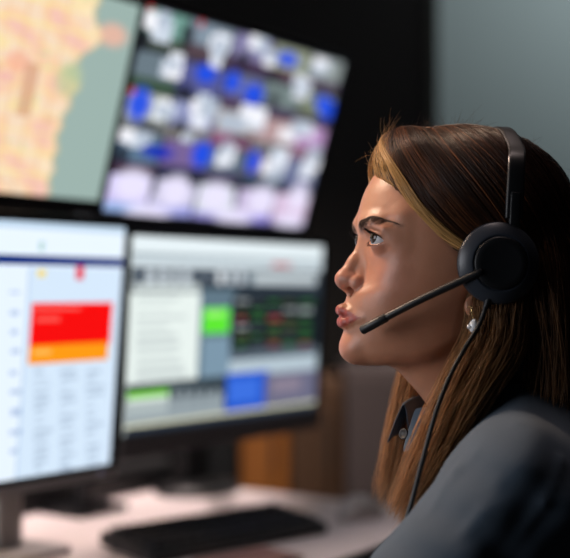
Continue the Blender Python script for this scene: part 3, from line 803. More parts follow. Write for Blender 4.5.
def body_field(P, g=0.0):
    T = chest_frame(P)
    S = T.copy(); S[:, 1] = np.abs(S[:, 1])
    f = ell(S, (-42, 0, -300), (92 + g, 146 + g, 165 + g))
    f = smin(f, ell(S, (-22, 52, -262), (80 + g, 75 + g, 72 + g)), 30)
    f = smin(f, cone(S, (-38, 25, -134), (-58, 135, -186), 40 + g, 40 + g), 24)
    f = smin(f, ell(S, (-46, 0, -480), (88 + g, 128 + g, 150 + g)), 40)
    f = smin(f, ell(P, (-50, 0, -610), (105 + g, 160 + g, 85 + g)), 40)
    f = smin(f, cone(P, (-34, 60, -152), ARMS[0][0], 38 + g, 44 + g), 16)
    for A in ARMS:
        f = smin(f, cone(P, A[0], A[1], 50 + g, 46 + g), 24)
        f = smin(f, cone(P, A[1], A[2], 46 + g, 37 + g), 12)
        f = smin(f, cone(P, A[2], A[3], 36 + g, 25 + g), 10)
    return f
def hand_field(P):
    S = P.copy(); S[:, 1] = np.abs(S[:, 1])
    f = cone(S, (225, 125, -463), (258, 100, -508), 24, 21)
    f = smin(f, ell(S, (282, 88, -540), (36, 34, 15), rotm('Y', 35)), 14)
    for k, (dv, ln) in enumerate(((-24, 30), (-8, 36), (8, 34), (23, 27))):
        a = np.array((306, 84 + dv, -556.)); b = a + np.array((ln * 0.8, -dv * 0.1, -ln * 0.25)); c = b + np.array((ln * 0.5, 0, -ln * 0.55))
        f = smin(f, cone(S, a, b, 9.5, 8.5), 5); f = smin(f, cone(S, b, c, 8.5, 7), 2)
    f = smin(f, cone(S, (272, 62, -540), (300, 44, -556), 11, 9), 6); f = smin(f, cone(S, (300, 44, -556), (324, 46, -566), 9, 7.5), 3)
    return f
BV, BQ = surface(lambda P: body_field(P, -7.0), (-190, -270, -720), (300, 270, -60), 8.0, coarse=3, proj=2)
NV, NQ = surface(hand_field, (180, -170, -620), (380, 170, -410), 3.0, coarse=4, proj=2)
allV = np.vstack([HV, BV, NV])
allQ = np.vstack([HQ, BQ + len(HV), NQ + len(HV) + len(BV)])
tint = np.vstack([head_tint(HV), np.tile((0, 0, 0, 1.0), (len(BV) + len(NV), 1))])
person = np_mesh('person', H(allV), allQ, M_SKIN, attrs={'tint': tint})
tag(person, 'person in profile with brown shoulder-length hair and slate blue shirt, looking up at the screens', 'person')

# ---- eyes
m, nt, b = new_mat('eye_surface')
at = nt.nodes.new('ShaderNodeAttribute'); at.attribute_name = 'tint'
nt.links.new(at.outputs['Color'], b.inputs['Base Color'])
b.inputs['Roughness'].default_value = 0.08; b.inputs['Specular IOR Level'].default_value = 0.4
b.inputs['Subsurface Weight'].default_value = 0.1; b.inputs['Subsurface Scale'].default_value = 0.002
M_EYE = m
def eyeball(side):
    n1, n2 = 72, 96
    th = np.concatenate([np.linspace(0, 0.62, 40), np.linspace(0.64, math.pi, n1 - 40)]); ph = np.linspace(0, 2 * math.pi, n2, endpoint=False)
    T, Pp = np.meshgrid(th, ph, indexing='ij')
    R = (ER - 0.15) + 0.9 * np.exp(-(T / 0.42) ** 4)
    L = np.stack([R * np.cos(T), R * np.sin(T) * np.cos(Pp), R * np.sin(T) * np.sin(Pp)], -1).reshape(-1, 3)
    yaw, pit = math.radians(17), math.radians(11)
    Rm = np.array(Matrix.Rotation(yaw, 3, 'Z') @ Matrix.Rotation(-pit, 3, 'Y'))
    V = L @ Rm.T + EYE * np.array([1, side, 1])
    col = np.tile((0.58, 0.56, 0.58), (n1 * n2, 1)).astype(float)
    t = T.ravel(); p_ = Pp.ravel()
    iris = 0.47
    col[t < iris] = (0.030, 0.016, 0.010)
    fib = 0.5 + 0.5 * np.sin(p_ * 23 + 3 * np.sin(p_ * 7))
    mid = (t > 0.19) & (t < 0.40)
    col[mid] = np.array((0.030, 0.015, 0.009)) + fib[mid][:, None] * np.array((0.03, 0.014, 0.006))
    col[(t >= 0.42) & (t < iris)] = (0.02, 0.012, 0.010)
    col[t < 0.18] = (0.003, 0.003, 0.003)
    idx = np.arange(n1 * n2).reshape(n1, n2)
    Q = np.stack([idx[:-1], idx[1:], np.roll(idx, -1, 1)[1:], np.roll(idx, -1, 1)[:-1]], -1).reshape(-1, 4)
    o = np_mesh('eye', H(V), Q[:, ::-1], M_EYE, person, attrs={'tint': np.hstack([col, np.ones((len(col), 1))])})
    return o
for sd in (1, -1):
    eyeball(sd)

# ---- strands: many tapering three-sided tubes in one mesh
def strands(Pth, rad, col):
    """Pth (N,K,3) mm, rad (N,K) mm, col (N,K,3)"""
    N, K, _ = Pth.shape
    T = np.empty_like(Pth); T[:, 1:-1] = Pth[:, 2:] - Pth[:, :-2]; T[:, 0] = Pth[:, 1] - Pth[:, 0]; T[:, -1] = Pth[:, -1] - Pth[:, -2]
    T /= np.maximum(np.linalg.norm(T, axis=2, keepdims=True), 1e-6)
    ref = np.array([0.31, 0.86, 0.40]); A = ref - (T @ ref)[..., None] * T
    A /= np.maximum(np.linalg.norm(A, axis=2, keepdims=True), 1e-6); B = np.cross(T, A)
    ring = []
    for k in range(3):
        a = 2 * math.pi * k / 3
        ring.append(Pth + (A * math.cos(a) + B * math.sin(a)) * rad[..., None])
    V = np.stack(ring, 2).reshape(-1, 3)                       # N,K,3,3
    idx = np.arange(N * K * 3).reshape(N, K, 3)
    r = np.roll(idx, -1, 2)
    Q = np.stack([idx[:, :-1], r[:, :-1], r[:, 1:], idx[:, 1:]], -1).reshape(-1, 4)
    C = np.repeat(col[:, :, None, :], 3, 2).reshape(-1, 3)
    return V, Q, np.hstack([C, np.ones((len(C), 1))])

def strand_mat(name, rough, spec=0.5):
    m, nt, b = new_mat(name)
    at = nt.nodes.new('ShaderNodeAttribute'); at.attribute_name = 'tint'
    nt.links.new(at.outputs['Color'], b.inputs['Base Color'])
    b.inputs['Roughness'].default_value = rough; b.inputs['Specular IOR Level'].default_value = spec
    return m
M_HAIR = strand_mat('hair_fibre', 0.38, 0.38)
M_LASH = strand_mat('lash_fibre', 0.5, 0.2)

# lashes and brows
def lashes(side):
    P, Rr = [], []
    for up, n, ln in ((1, 95, 6.6), (-1, 36, 3.2)):
        for i in range(n):
            a = np.interp(i + RNG.uniform(-.4, .4), [0, n - 1], [-40, 62]); x = (a - 4) / (54.0 if a < 4 else 69.0); s = max(1 - x * x, 0.02)
            bb = (25 * s ** 0.6 - 9 * x) if up > 0 else (-20 * s ** 0.75 - 9 * x)
            a_, b_ = math.radians(a), math.radians(bb)
            d = np.array([math.cos(b_) * math.cos(a_), math.cos(b_) * math.sin(a_), math.sin(b_)])
            root = EYE + d * (ER + 1.3)
            L_ = ln * RNG.uniform(0.75, 1.1) * (0.75 + 0.25 * s)
            out = d + np.array([0.25, 0.25 * x, 0.05 * up]) + RNG.normal(0, .10, 3); out /= np.linalg.norm(out)
            t = np.linspace(0, 1, 7)[:, None]
            q = root + out * L_ * t + np.array([0, 0, 1.0]) * up * L_ * 0.22 * t ** 2
            P.append(q); Rr.append(np.linspace(0.22, 0.05, 7) * (1 if up > 0 else 0.7))
    P = np.array(P); P[..., 1] *= side
    V, Q, C = strands(P, np.array(Rr), np.tile((0.008, 0.006, 0.006), (len(P), 7, 1)))
    return np_mesh('eyelashes', H(V), Q, M_LASH, person, attrs={'tint': C})
def nearest_on_head(P):
    """slide points onto the skin along the field gradient"""
    P = P.copy(); e = 0.1
    for _ in range(6):
        f0 = head_field(P); g = np.stack([(head_field(P + np.eye(3)[i] * e) - f0) / e for i in range(3)], 1)
        P -= (f0[:, None] * g / np.maximum((g * g).sum(1), .05)[:, None])
    return P, g / np.linalg.norm(g, axis=1)[:, None]
def brow(side):
    n = 430
    s = RNG.uniform(0, 1, n) ** 0.9; c = catmull(BROW[::6], 200); i = (s * 190).astype(int)
    wid = np.interp(s, [0, .15, .55, 1], [3.0, 3.9, 3.0, 0.8])
    off = RNG.uniform(-1, 1, n) * wid
    root = c[i] + np.stack([0 * off, 0 * off, off], 1)
    tan = c[np.minimum(i + 9, 199)] - c[np.maximum(i - 1, 0)]; tan /= np.linalg.norm(tan, axis=1)[:, None] + 1e-9
    d = tan + np.array([0, 0, 1.0]) * (np.interp(s, [0, .3, 1], [0.9, 0.35, -0.1]) - off / 8)[:, None]
    d /= np.linalg.norm(d, axis=1)[:, None]
    L_ = RNG.uniform(3.5, 6.0, n); t = np.linspace(0, 1, 5)
    P = root[:, None] + d[:, None] * (L_[:, None] * t)[..., None]
    Q, nr = nearest_on_head(P.reshape(-1, 3))                  # every point of a hair lies just off the skin
    ok = (np.abs(Q - P.reshape(-1, 3))[:, 2].reshape(n, 5).max(1) < 4.5); P = (Q + nr * 0.28).reshape(n, 5, 3)
    ok &= P[:, :, 2].min(1) > c[i][:, 2] - 4.2; P = P[ok]; n = len(P)
    P[..., 1] *= side
    col = np.tile((0.095, 0.054, 0.038), (n, 5, 1)) * RNG.uniform(0.6, 1.5, (n, 1, 1))
    V, Q, C = strands(P, np.tile(np.linspace(0.15, 0.05, 5), (n, 1)), col)
    return np_mesh('eyebrow', H(V), Q, M_LASH, person, attrs={'tint': C})
for sd in (1, -1):
    lashes(sd); brow(sd)

# ---- hair
NEAR = [(-26, 52, 34, 16), (-8, 62, -18, 27), (0, 70, -62, 27), (22, 76, -97, 23), (46, 80, -137, 21), (70, 84, -178, 17), (92, 86, -212, 8)]
FAR = [(-26, -52, 34, 16), (0, -62, -18, 24), (20, -64, -62, 19), (37, -62, -100, 14), (47, -62, -135, 12.5), (56, -62, -178, 12), (68, -62, -224, 9)]
def hair_field(P, g=0.0):
    u, w = P[:, 0], P[:, 2]; av = np.abs(P[:, 1])
    f = ell(P, (4.5, 0, 46), (106 + g, 80.5 + g, 88 + g))
    f = smin(f, ell(P, (60, 0, 98), (29 + g, 46 + g, 33 + g)), 14)
    f = smin(f, ell(P, (-12, 0, 5), (74 + g, 86 + g, 70 + g)), 10)
    line = ((88 + 1.24 * (u - 92)) - w) / 1.59
    line = np.where(u < 26, np.minimum(line, (u - 26) * 0.8), line)
    f = smax(f, line - g, 8)
    low = ell(P, (-60, 0, -60), (46 + g, 76 + g, 120 + g))
    low = smin(low, ell(P, (-28, 52, -45), (34 + g, 30 + g, 70 + g)), 12)
    low = smin(low, ell(P, (-28, -52, -45), (34 + g, 30 + g, 70 + g)), 12)
    return smin(f, low, 14)
XV, XQ = surface(lambda P: hair_field(P, -2.5), (-118, -95, -190), (112, 95, 145), 3.5, coarse=3, proj=2)
bvh = BVHTree.FromPolygons([tuple(p) for p in XV], [tuple(int(i) for i in q) for q in XQ])
CAM_M = np.array([0, 0, CAMZ])
def to_mm(Wp):
    d = (np.asarray(Wp) - H0) * 1000.0
    return np.array([d @ HF, d @ HL, d @ HZ])
cam_mm = Vector(to_mm(CAM_M))
def drape(px, py):
    d = px_ray(px, py); d = Vector((d @ HF, d @ HL, d @ HZ)).normalized()
    h = bvh.ray_cast(cam_mm, d)
    if h[0] is not None:
        return np.array(h[0]), np.array(h[1])
    h = bvh.find_nearest(Vector(at_v(px, py, 0.0)))
    return np.array(h[0]), np.array(h[1])
GUIDES = [
    [(386, 134), (379, 152), (386, 177), (402, 204), (428, 230), (458, 250), (492, 262)],
    [(392, 128), (393, 148), (408, 180), (432, 212), (460, 238), (485, 252), (512, 268)],
    [(405, 125), (414, 145), (437, 177), (464, 210), (490, 236), (512, 262), (522, 305)],
    [(425, 122), (441, 140), (470, 172), (498, 207), (520, 245), (532, 290), (532, 340)],
    [(450, 121), (472, 138), (503, 170), (530, 210), (546, 255), (550, 310), (546, 370)],
    [(478, 124), (506, 142), (536, 178), (556, 222), (566, 275), (566, 330), (560, 395)],
    [(508, 132), (540, 156), (566, 196), (582, 246), (588, 300), (586, 360), (580, 420)],
    [(535, 148), (566, 182), (588, 230), (600, 285), (603, 340), (600, 400), (592, 450)]]
GD = np.array([catmull(g, 24) for g in GUIDES])               # 8,24,2
def hair_colour(n, K, gold, ombre):
    """gold, ombre (n,) 0..1: share of dyed golden strands and light ends"""
    dark = np.array((0.017, 0.0070, 0.0050)); mid = np.array((0.085, 0.026, 0.013)); gld = np.array((0.68, 0.37, 0.12)); crm = np.array((0.26, 0.092, 0.034))
    x = RNG.uniform(0, 1, n)
    base = dark + (mid - dark) * (x[:, None] ** 3.0)
    isg = RNG.uniform(0, 1, n) < gold
    base[isg] = np.where((gold[isg] > 0.4)[:, None], gld, crm) * RNG.uniform(0.5, 1.0, (isg.sum(), 1))
    lt = np.array((0.52, 0.265, 0.110)) * RNG.uniform(0.6, 1.4, (n, 1))
    t = np.linspace(0, 1, K)[None, :, None]
    k = np.clip(ombre[:, None, None] * (0.25 + 1.1 * t), 0, 1)
    return base[:, None] * (1 - k) + lt[:, None] * k
parts_V, parts_Q, parts_C = [], [], []
def add(V, Q, C):
    off = sum(len(v) for v in parts_V); parts_V.append(V); parts_Q.append(Q + off); parts_C.append(C)
def scalp(n, side):
    K = 24
    s = RNG.uniform(0, 1, n) ** 1.15 * 6.999
    if side > 0: s[: n // 9] = RNG.uniform(0, 0.55, n // 9)
    i = s.astype(int); fr = (s - i)[:, None, None]
    G = GD[i] * (1 - fr) + GD[i + 1] * fr
    t = np.linspace(0, 1, K)
    wob = np.cumsum(RNG.normal(0, 0.5, (n, K, 2)), 1) * 0.5
    ph = RNG.uniform(0, 6.28, (n, 2)); am = RNG.normal(0, 3.0, (n, 1, 2))
    wob = wob + am * np.sin(3.2 * t[None, :, None] + ph[:, None])
    clump = np.stack([np.sin(s * 31) * 1.2, np.cos(s * 27) * 1.2], 1)[:, None] * np.sin(t * 3.1)[None, :, None]
    G = G + wob + clump
    lift0 = RNG.uniform(0, 1, n) ** 1.6 * 5.5
    P = np.empty((n, K, 3))
    for a in range(n):
        for k in range(K):
            p, nr = drape(G[a, k, 0], G[a, k, 1])
            P[a, k] = p + nr * (1.2 + lift0[a] * (0.35 + 0.65 * math.sin(0.35 + 2.4 * t[k])))
    # ease the kinks out
    for _ in range(2):
        P[:, 1:-1] = 0.25 * P[:, :-2] + 0.5 * P[:, 1:-1] + 0.25 * P[:, 2:]
    if side < 0: P[..., 1] *= -1
    gold = np.interp(s, [0, .30, .6, 1.6, 3, 7], [0.97, 0.85, 0.30, 0.12, 0.03, 0.01])
    C = hair_colour(n, K, gold, np.full(n, 0.04))
    rad = RNG.uniform(0.22, 0.46, n)[:, None] * np.interp(t, [0, .15, .8, 1], [0.75, 1, 0.9, 0.35])[None]
    add(*strands(P, rad, C))
scalp(5200, 1)
def front_lock(n):
    K = 24; t = np.linspace(0, 1, K); P = np.empty((n, K, 3))
    for a in range(n):
        s = RNG.uniform(-0.12, 0.16); G = GD[0] * (1 - s) + GD[1] * s + np.cumsum(RNG.normal(0, .3, (K, 2)), 0) * .5 + np.array([12.0, -10.0]) * np.sin(math.pi * t)[:, None]
        lf = RNG.uniform(5.0, 9.0)
        for k in range(K):
            p, nr = drape(*G[k]); P[a, k] = p + nr * (lf * (0.5 + 0.5 * math.sin(0.3 + 2.3 * t[k])))
    for _ in range(4): P[:, 1:-1] = 0.25 * P[:, :-2] + 0.5 * P[:, 1:-1] + 0.25 * P[:, 2:]
    add(*strands(P, RNG.uniform(.2, .4, n)[:, None] * np.ones((1, K)), np.tile((0.66, 0.37, 0.13), (n, K, 1)) * RNG.uniform(.45, 1, (n, 1, 1))))
front_lock(190)
scalp(1100, -1)
def lock(path, n, K=26, om=0.8, gold=0.06, flat=(1, 1, 1), curl=3.0):
    path = np.array(path, float); c = catmull(path[:, :3], K); r = np.interp(np.linspace(0, 1, K), np.linspace(0, 1, len(path)), path[:, 3])
    T = np.gradient(c, axis=0); T /= np.linalg.norm(T, axis=1)[:, None]
    A = np.cross(T, (0, 1.0, 0)); A /= np.linalg.norm(A, axis=1)[:, None]; B = np.cross(T, A)
    rho = np.sqrt(RNG.uniform(0.05, 1, n)); th = RNG.uniform(0, 2 * math.pi, n)
    t = np.linspace(0, 1, K)
    ph = RNG.uniform(0, 6.28, n)
    tw = th[:, None] + 0.5 * np.sin(2.2 * t[None] + ph[:, None])
    rr = (rho[:, None] * (1 + 0.12 * np.sin(5 * t[None] + ph[:, None] * 2))) * r[None]
    P = c[None] + A[None] * (rr * np.cos(tw))[..., None] + B[None] * (rr * np.sin(tw) * flat[1])[..., None]
    P = P + np.cumsum(RNG.normal(0, 0.35, P.shape), 1) * 0.6
    am = RNG.normal(0, 1.0, (n, 1, 3)) * (0.4 + 4.0 * t[None, :, None] ** 1.5)
    P = P + am * np.sin((2.0 + 4 * t)[None, :, None] + ph[:, None, None] * 3)
    end = 1 - 0.48 * RNG.uniform(0, 1, n) ** 1.3                      # uneven ends
    P = P[:, :1] + (P - P[:, :1])
    tt = t[None] * end[:, None] * (K - 1); i0 = np.minimum(tt.astype(int), K - 2); fr = (tt - i0)[..., None]
    P = np.take_along_axis(P, i0[..., None].repeat(3, 2), 1) * (1 - fr) + np.take_along_axis(P, (i0 + 1)[..., None].repeat(3, 2), 1) * fr
    C = hair_colour(n, K, np.full(n, gold), np.full(n, om) * RNG.uniform(0.5, 1.2, n))
    rad = RNG.uniform(0.22, 0.45, n)[:, None] * np.interp(t, [0, .1, .75, 1], [0.8, 1, 0.85, 0.25])[None]
    add(*strands(P, rad, C))
lock(NEAR, 2600, om=0.85)
lock(FAR, 1500, om=0.95)
lock([(-40, 52, 40, 16), (-40, 64, 0, 24), (-46, 66, -60, 24), (-44, 66, -120, 24), (-34, 66, -170, 16)], 700, om=0.35)
lock([(-70, 34, 50, 18), (-78, 42, 5, 28), (-84, 44, -60, 28), (-86, 46, -130, 26), (-84, 44, -185, 20)], 800, om=0.4)
lock([(-70, -24, 50, 18), (-80, -30, 5, 32), (-88, -30, -70, 32), (-88, -30, -185, 22)], 400, K=18, om=0.4)
# loose hairs standing off the crown, the brow line and the ends
def flyaway(n, box, ln, drift, col, arc=(-0.25, 0, -0.35), sd_=0.45):
    P = []
    for _ in range(n):
        px, py = RNG.uniform(box[0], box[1]), RNG.uniform(box[2], box[3])
        p, nr = drape(px, py)
        d = nr * RNG.uniform(0.5, 1.0) + np.array(drift) + RNG.normal(0, .35, 3); d /= np.linalg.norm(d)
        L_ = RNG.uniform(0.4, 1.0) * ln; bend = RNG.normal(0, sd_, 3) + np.array(arc)
        t = np.linspace(0, 1, 12)[:, None]
        P.append(p - nr * 2 + d * L_ * t + bend * L_ * 1.0 * t ** 2)
    P = np.array(P); C = np.tile(col, (n, 12, 1)) * RNG.uniform(0.5, 1.3, (n, 1, 1))
    add(*strands(P, np.tile(np.linspace(0.16, 0.06, 12), (n, 1)), C))
flyaway(150, (372, 394, 128, 176), 24, (0.5, 0, 0.6), (0.50, 0.27, 0.10), (-0.75, 0, 0.05), 0.35)
flyaway(240, (388, 480, 121, 134), 15, (-0.2, 0, 0.5), (0.10, 0.05, 0.028))
flyaway(90, (470, 570, 122, 190), 15, (-0.6, 0, 0.3), (0.06, 0.03, 0.018))
# dark mass below the strands: the base volume and the cores of the hanging locks
add(XV, XQ, np.tile((0.012, 0.007, 0.005, 1.0), (len(XV), 1)))
for ch, sc in ((NEAR, 0.62), (FAR, 0.5)):
    cv, cq = surface(lambda P: chain(P, [(a, b, c, r * sc) for a, b, c, r in ch[:-1]], 6), (-60, -110, -215), (120, 120, 20), 4.0, coarse=3, proj=1)
    add(cv, cq, np.tile((0.030, 0.016, 0.010, 1.0), (len(cv), 1)))
hair = np_mesh('hair', H(np.vstack(parts_V)), np.vstack(parts_Q), M_HAIR, person, attrs={'tint': np.vstack(parts_C)})
tag(hair, 'long brown hair with golden front strands swept back behind the ear', kind='stuff')
# ------------------------------------------------------------------ clothes
def cloth_mat(name, c1, c2, rough=0.85):
    m, nt, b = new_mat(name)
    N = nt.nodes.new; Lk = nt.links.new
    tc = N('ShaderNodeTexCoord'); nz = N('ShaderNodeTexNoise'); nz.inputs['Scale'].default_value = 900; nz.inputs['Detail'].default_value = 2
    Lk(tc.outputs['Object'], nz.inputs['Vector'])
    mx = N('ShaderNodeMix'); mx.data_type = 'RGBA'; mx.inputs['A'].default_value = (*c1, 1); mx.inputs['B'].default_value = (*c2, 1)
    Lk(nz.outputs['Fac'], mx.inputs['Factor']); Lk(mx.outputs['Result'], b.inputs['Base Color'])
    b.inputs['Roughness'].default_value = rough; b.inputs['Sheen Weight'].default_value = 0.05
    bp = N('ShaderNodeBump'); bp.inputs['Strength'].default_value = 0.25; bp.inputs['Distance'].default_value = 0.0006
    Lk(nz.outputs['Fac'], bp.inputs['Height']); Lk(bp.outputs['Normal'], b.inputs['Normal'])
    return m
M_SHIRT = cloth_mat('shirt_cloth', (0.040, 0.062, 0.090), (0.062, 0.092, 0.130))
M_TROUSER = cloth_mat('trouser_cloth', (0.010, 0.011, 0.014), (0.020, 0.021, 0.026))
def shirt_field(P):
    f = body_field(P, 5.0)
    u, v, w = P[:, 0], P[:, 1], P[:, 2]; av = np.abs(v)
    # creases running from the collar over the shoulder and down the sleeve
    a = 0.62 * u - 0.78 * w - 0.25 * av
    x = 0.052 * a + 0.9 * np.sin(0.017 * u + 0.021 * w) + 0.7 * np.sin(0.024 * av + 0.01 * u)
    fold = np.sin(x * 1.35) ** 2 * np.sin(0.030 * (u + w) + 0.02 * av + 1.0)
    y = 0.085 * (0.8 * u + 0.55 * w) + 1.3 * np.sin(0.02 * av - 0.016 * w)
    f = f - 2.2 * fold - 0.9 * np.sin(y) * np.sin(0.023 * av + 0.018 * w)
    cc = 0.77 * u + 0.64 * w + 0.25 * av
    f = f - 2.6 * np.sin(0.105 * cc + 1.2 * np.sin(0.012 * (0.64 * u - 0.77 * w) + 0.015 * av)) * np.exp(-((u - 30) / 70) ** 2) * np.clip((w + 330) / 60, 0, 1)
    sleeve = np.exp(-(((u - 60) / 55) ** 2 + ((w + 255) / 60) ** 2)) * (av > 110)
    f = f - 1.6 * sleeve * np.sin(0.16 * (0.7 * u - 0.6 * w) + 0.05 * av)
    A0, A1 = np.array(ARMS[0][0], float), np.array(ARMS[0][1], float); ax = (A1 - A0) / np.linalg.norm(A1 - A0)
    e2 = np.array([0, 1.0, 0]); e2 = e2 - (e2 @ ax) * ax; e2 /= np.linalg.norm(e2); e1 = np.cross(e2, ax)
    if e1[2] < 0: e1 = -e1
    for th, dt, t0, t1, rd in ((12, 8, -20, 95, 4.2), (30, -12, -30, 60, 4.6), (48, 14, -25, 80, 4.4), (66, -10, 0, 110, 4.8), (84, 16, -30, 60, 4.5)):
        at_ = lambda t, a, r: tuple(A0 + ax * t + r * (math.cos(math.radians(a)) * e1 + math.sin(math.radians(a)) * e2))
        ridge = [(*at_(t0, th, 46), rd * 0.5), (*at_(t0 * .6 + t1 * .4, th + dt * .5, 53.5), rd * 0.75), (*at_(t1, th + dt, 43), rd * 0.4)]
        f = smin(f, chain(P, ridge, 3), 7.0)
    neck = cone(P * np.array([1, 1.0, 1]), (8, 0, -60), (-8, 0, -150), 58, 58)
    f = smax(f, -neck, 8)
    wrist = (P - np.array([0, 0, 0]));
    S = P.copy(); S[:, 1] = av
    d = np.array((245, 110, -490.)) - np.array((160, 180, -350.)); d /= np.linalg.norm(d)
    cuff = (S - np.array((238, 115, -481.))) @ d
    f = np.where(u > 168, np.maximum(f, cuff), f)
    return np.maximum(f, -(w + 640))
SV, SQ = surface(shirt_field, (-200, -280, -650), (300, 280, -60), 4.0, coarse=4, proj=2)
shirt = np_mesh('shirt', H(SV), SQ, M_SHIRT, person)
tag(shirt, 'slate blue button-up shirt')

# collar: a stand with a folded leaf, open at the throat
def collar():
    n = 64; V = []; F = []
    cx_, cv_ = 2.0, 0.0
    rows = 7
    for i in range(n + 1):
        th = math.radians(np.interp(i, [0, n], [22, 338]))             # 0 = front
        fr = 0.5 + 0.5 * math.cos(th)                                   # 1 in front, 0 at the nape
        c, s = math.cos(th), math.sin(th)
        top = np.interp(fr, [0, .5, .93, 1], [-104, -112, -124, -128])
        R = np.interp(fr, [0, .6, 1], [57, 56, 58]); sink = np.interp(fr, [0, 1], [30, 26])
        leaf = np.interp(fr, [0, .6, .9, .965, 1], [34, 35, 36, 40, 34]); out = np.interp(fr, [0, .7, 1], [13, 13, 20])
        prof = [(R - 2.0, top - sink), (R - 1.0, top - sink * 0.4), (R + 0.8, top - 1.5), (R + 2.6, top), (R + 4.6, top - 2.0), (R + out * 0.62, top - leaf * 0.5), (R + out, top - leaf)]
        for r, w in prof:
            V.append((cx_ + r * c, cv_ + r * 1.0 * s, w))
    for i in range(n):
        for k in range(rows - 1):
            a = i * rows + k
            F.append((a, a + rows, a + rows + 1, a + 1))
    o = np_mesh('collar', H(np.array(V)), np.array(F), M_SHIRT, shirt)
    so = o.modifiers.new('solid', 'SOLIDIFY'); so.thickness = 0.0016; so.offset = 0
    ss = o.modifiers.new('sub', 'SUBSURF'); ss.levels = 1; ss.render_levels = 2
    return o
collar()
M_BUTTON = plain('button_horn', (0.022, 0.018, 0.016), 0.4, spec=0.4)
def button(P, nrm, r=5.2):
    bm = lathe([(0, .8), (r * .6, .8), (r * .75, 1.6), (r * .95, 1.4), (r, .6), (r * .9, -.6), (0, -.6)], 24)
    mw = Matrix.Translation(H(np.array(P, float))) @ Matrix(np.column_stack([HF, HL, HZ])).to_4x4() @ Vector(nrm).to_track_quat('Z', 'Y').to_matrix().to_4x4() @ Matrix.Scale(0.001, 4)
    o = bm_obj('button', bm, M_BUTTON, shirt, smooth=True, mw=mw)
    return o
button(at_v(404, 434, 24.0), (0.75, 0.5, 0.2))
for wv in (-215, -290, -365, -440):
    pts = np.array([[u, 0, wv] for u in np.arange(40, 140, 1.0)]); fv = shirt_field(pts); k = int(np.argmax(fv > 0))
    button((pts[k, 0], 0, wv), (1, 0, 0.1))

def trouser_field(P):
    S = P.copy(); S[:, 1] = np.abs(S[:, 1])
    f = ell(S, (-50, 0, -625), (118, 172, 80))
    f = smin(f, cone(S, (-40, 80, -622), (370, 100, -612), 84, 62), 25)
    f = smin(f, cone(S, (370, 100, -612), (345, 105, -1065), 62, 46), 12)
    f = smin(f, 2 * 0 + np.maximum(ell(S, (-45, 0, -580), (112, 165, 60)), -100), 20)
    return np.maximum(f, -(S[:, 2] + 1085))
TV, TQ = surface(trouser_field, (-200, -230, -1100), (460, 230, -520), 9.0, coarse=3, proj=2)
np_mesh('trousers', H(TV), TQ, M_TROUSER, person)
M_SHOE = plain('shoe_leather', (0.012, 0.011, 0.011), 0.4, bump=0.1)
def shoe_field(P):
    f = ell(P, (395, 105, FLOOR_W + 32), (120, 42, 38)); f = smin(f, ell(P, (340, 105, FLOOR_W + 55), (52, 40, 52)), 20)
    return np.maximum(f, FLOOR_W + 1.0 - P[:, 2])
for sd in (1, -1):
    fv, fq = surface(shoe_field, (260, 50, FLOOR_W - 12), (530, 160, FLOOR_W + 125), 6.0, coarse=3, proj=2)
    fv[:, 1] *= sd
    np_mesh('shoe', H(fv), fq if sd > 0 else fq[:, ::-1], M_SHOE, person)

# ------------------------------------------------------------------ headset
M_HS = plain('headset_plastic', (0.008, 0.009, 0.011), 0.45, bump=0.05, scale=1500)
M_HS2 = plain('headset_shell', (0.030, 0.037, 0.050), 0.36, bump=0.05, scale=1500)
M_PAD = plain('ear_pad_leatherette', (0.008, 0.008, 0.009), 0.55, bump=0.3, scale=700)
M_STEEL = plain('dark_steel', (0.30, 0.30, 0.33), 0.3, metal=1.0)
CUP = at_v(498, 263.5, 90.0)
headset = empty('headset', tuple(H(CUP)))
tag(headset, 'black over-ear headset with boom microphone worn by the seated person', 'headset')
FR = np.column_stack([HF, HL, HZ])
def cup_mw(side, tilt=0.0):
    # lathe axis z -> her outward lateral direction
    c = CUP * np.array([1, side, 1])
    x = HF * side; z = HL * side; y = np.cross(z, x)
    M = Matrix(np.column_stack([x, y, z])).to_4x4()
    return Matrix.Translation(H(c)) @ M @ Matrix.Rotation(math.radians(tilt), 4, 'Y') @ Matrix.Scale(0.001, 4)
for sd in (1, -1):
    mw = cup_mw(sd, 5.0)
    cup = bm_obj('ear_cup', lathe([(0, -3), (33.5, -3), (35.0, -1.5), (35.6, 1.0), (35.2, 3.0), (34.0, 4.6), (25.2, 9.6), (24.2, 9.9), (23.4, 9.2), (0, 9.2)], 72), M_HS2, headset, smooth=True, mw=mw)
    bm_obj('cap_disc', lathe([(0, 8.0), (22.6, 8.0), (22.6, 10.4), (21.8, 11.2), (17, 10.8), (9, 10.2), (0, 10.0)], 72), M_HS, cup, smooth=True, mw=mw)
    bm_obj('ear_cushion', lathe([(14, -4), (13, -9), (15, -13), (20, -15.5), (27, -15.5), (32, -13), (34, -9), (33.4, -4.5), (31, -3)], 60), M_PAD, cup, smooth=True, mw=mw)
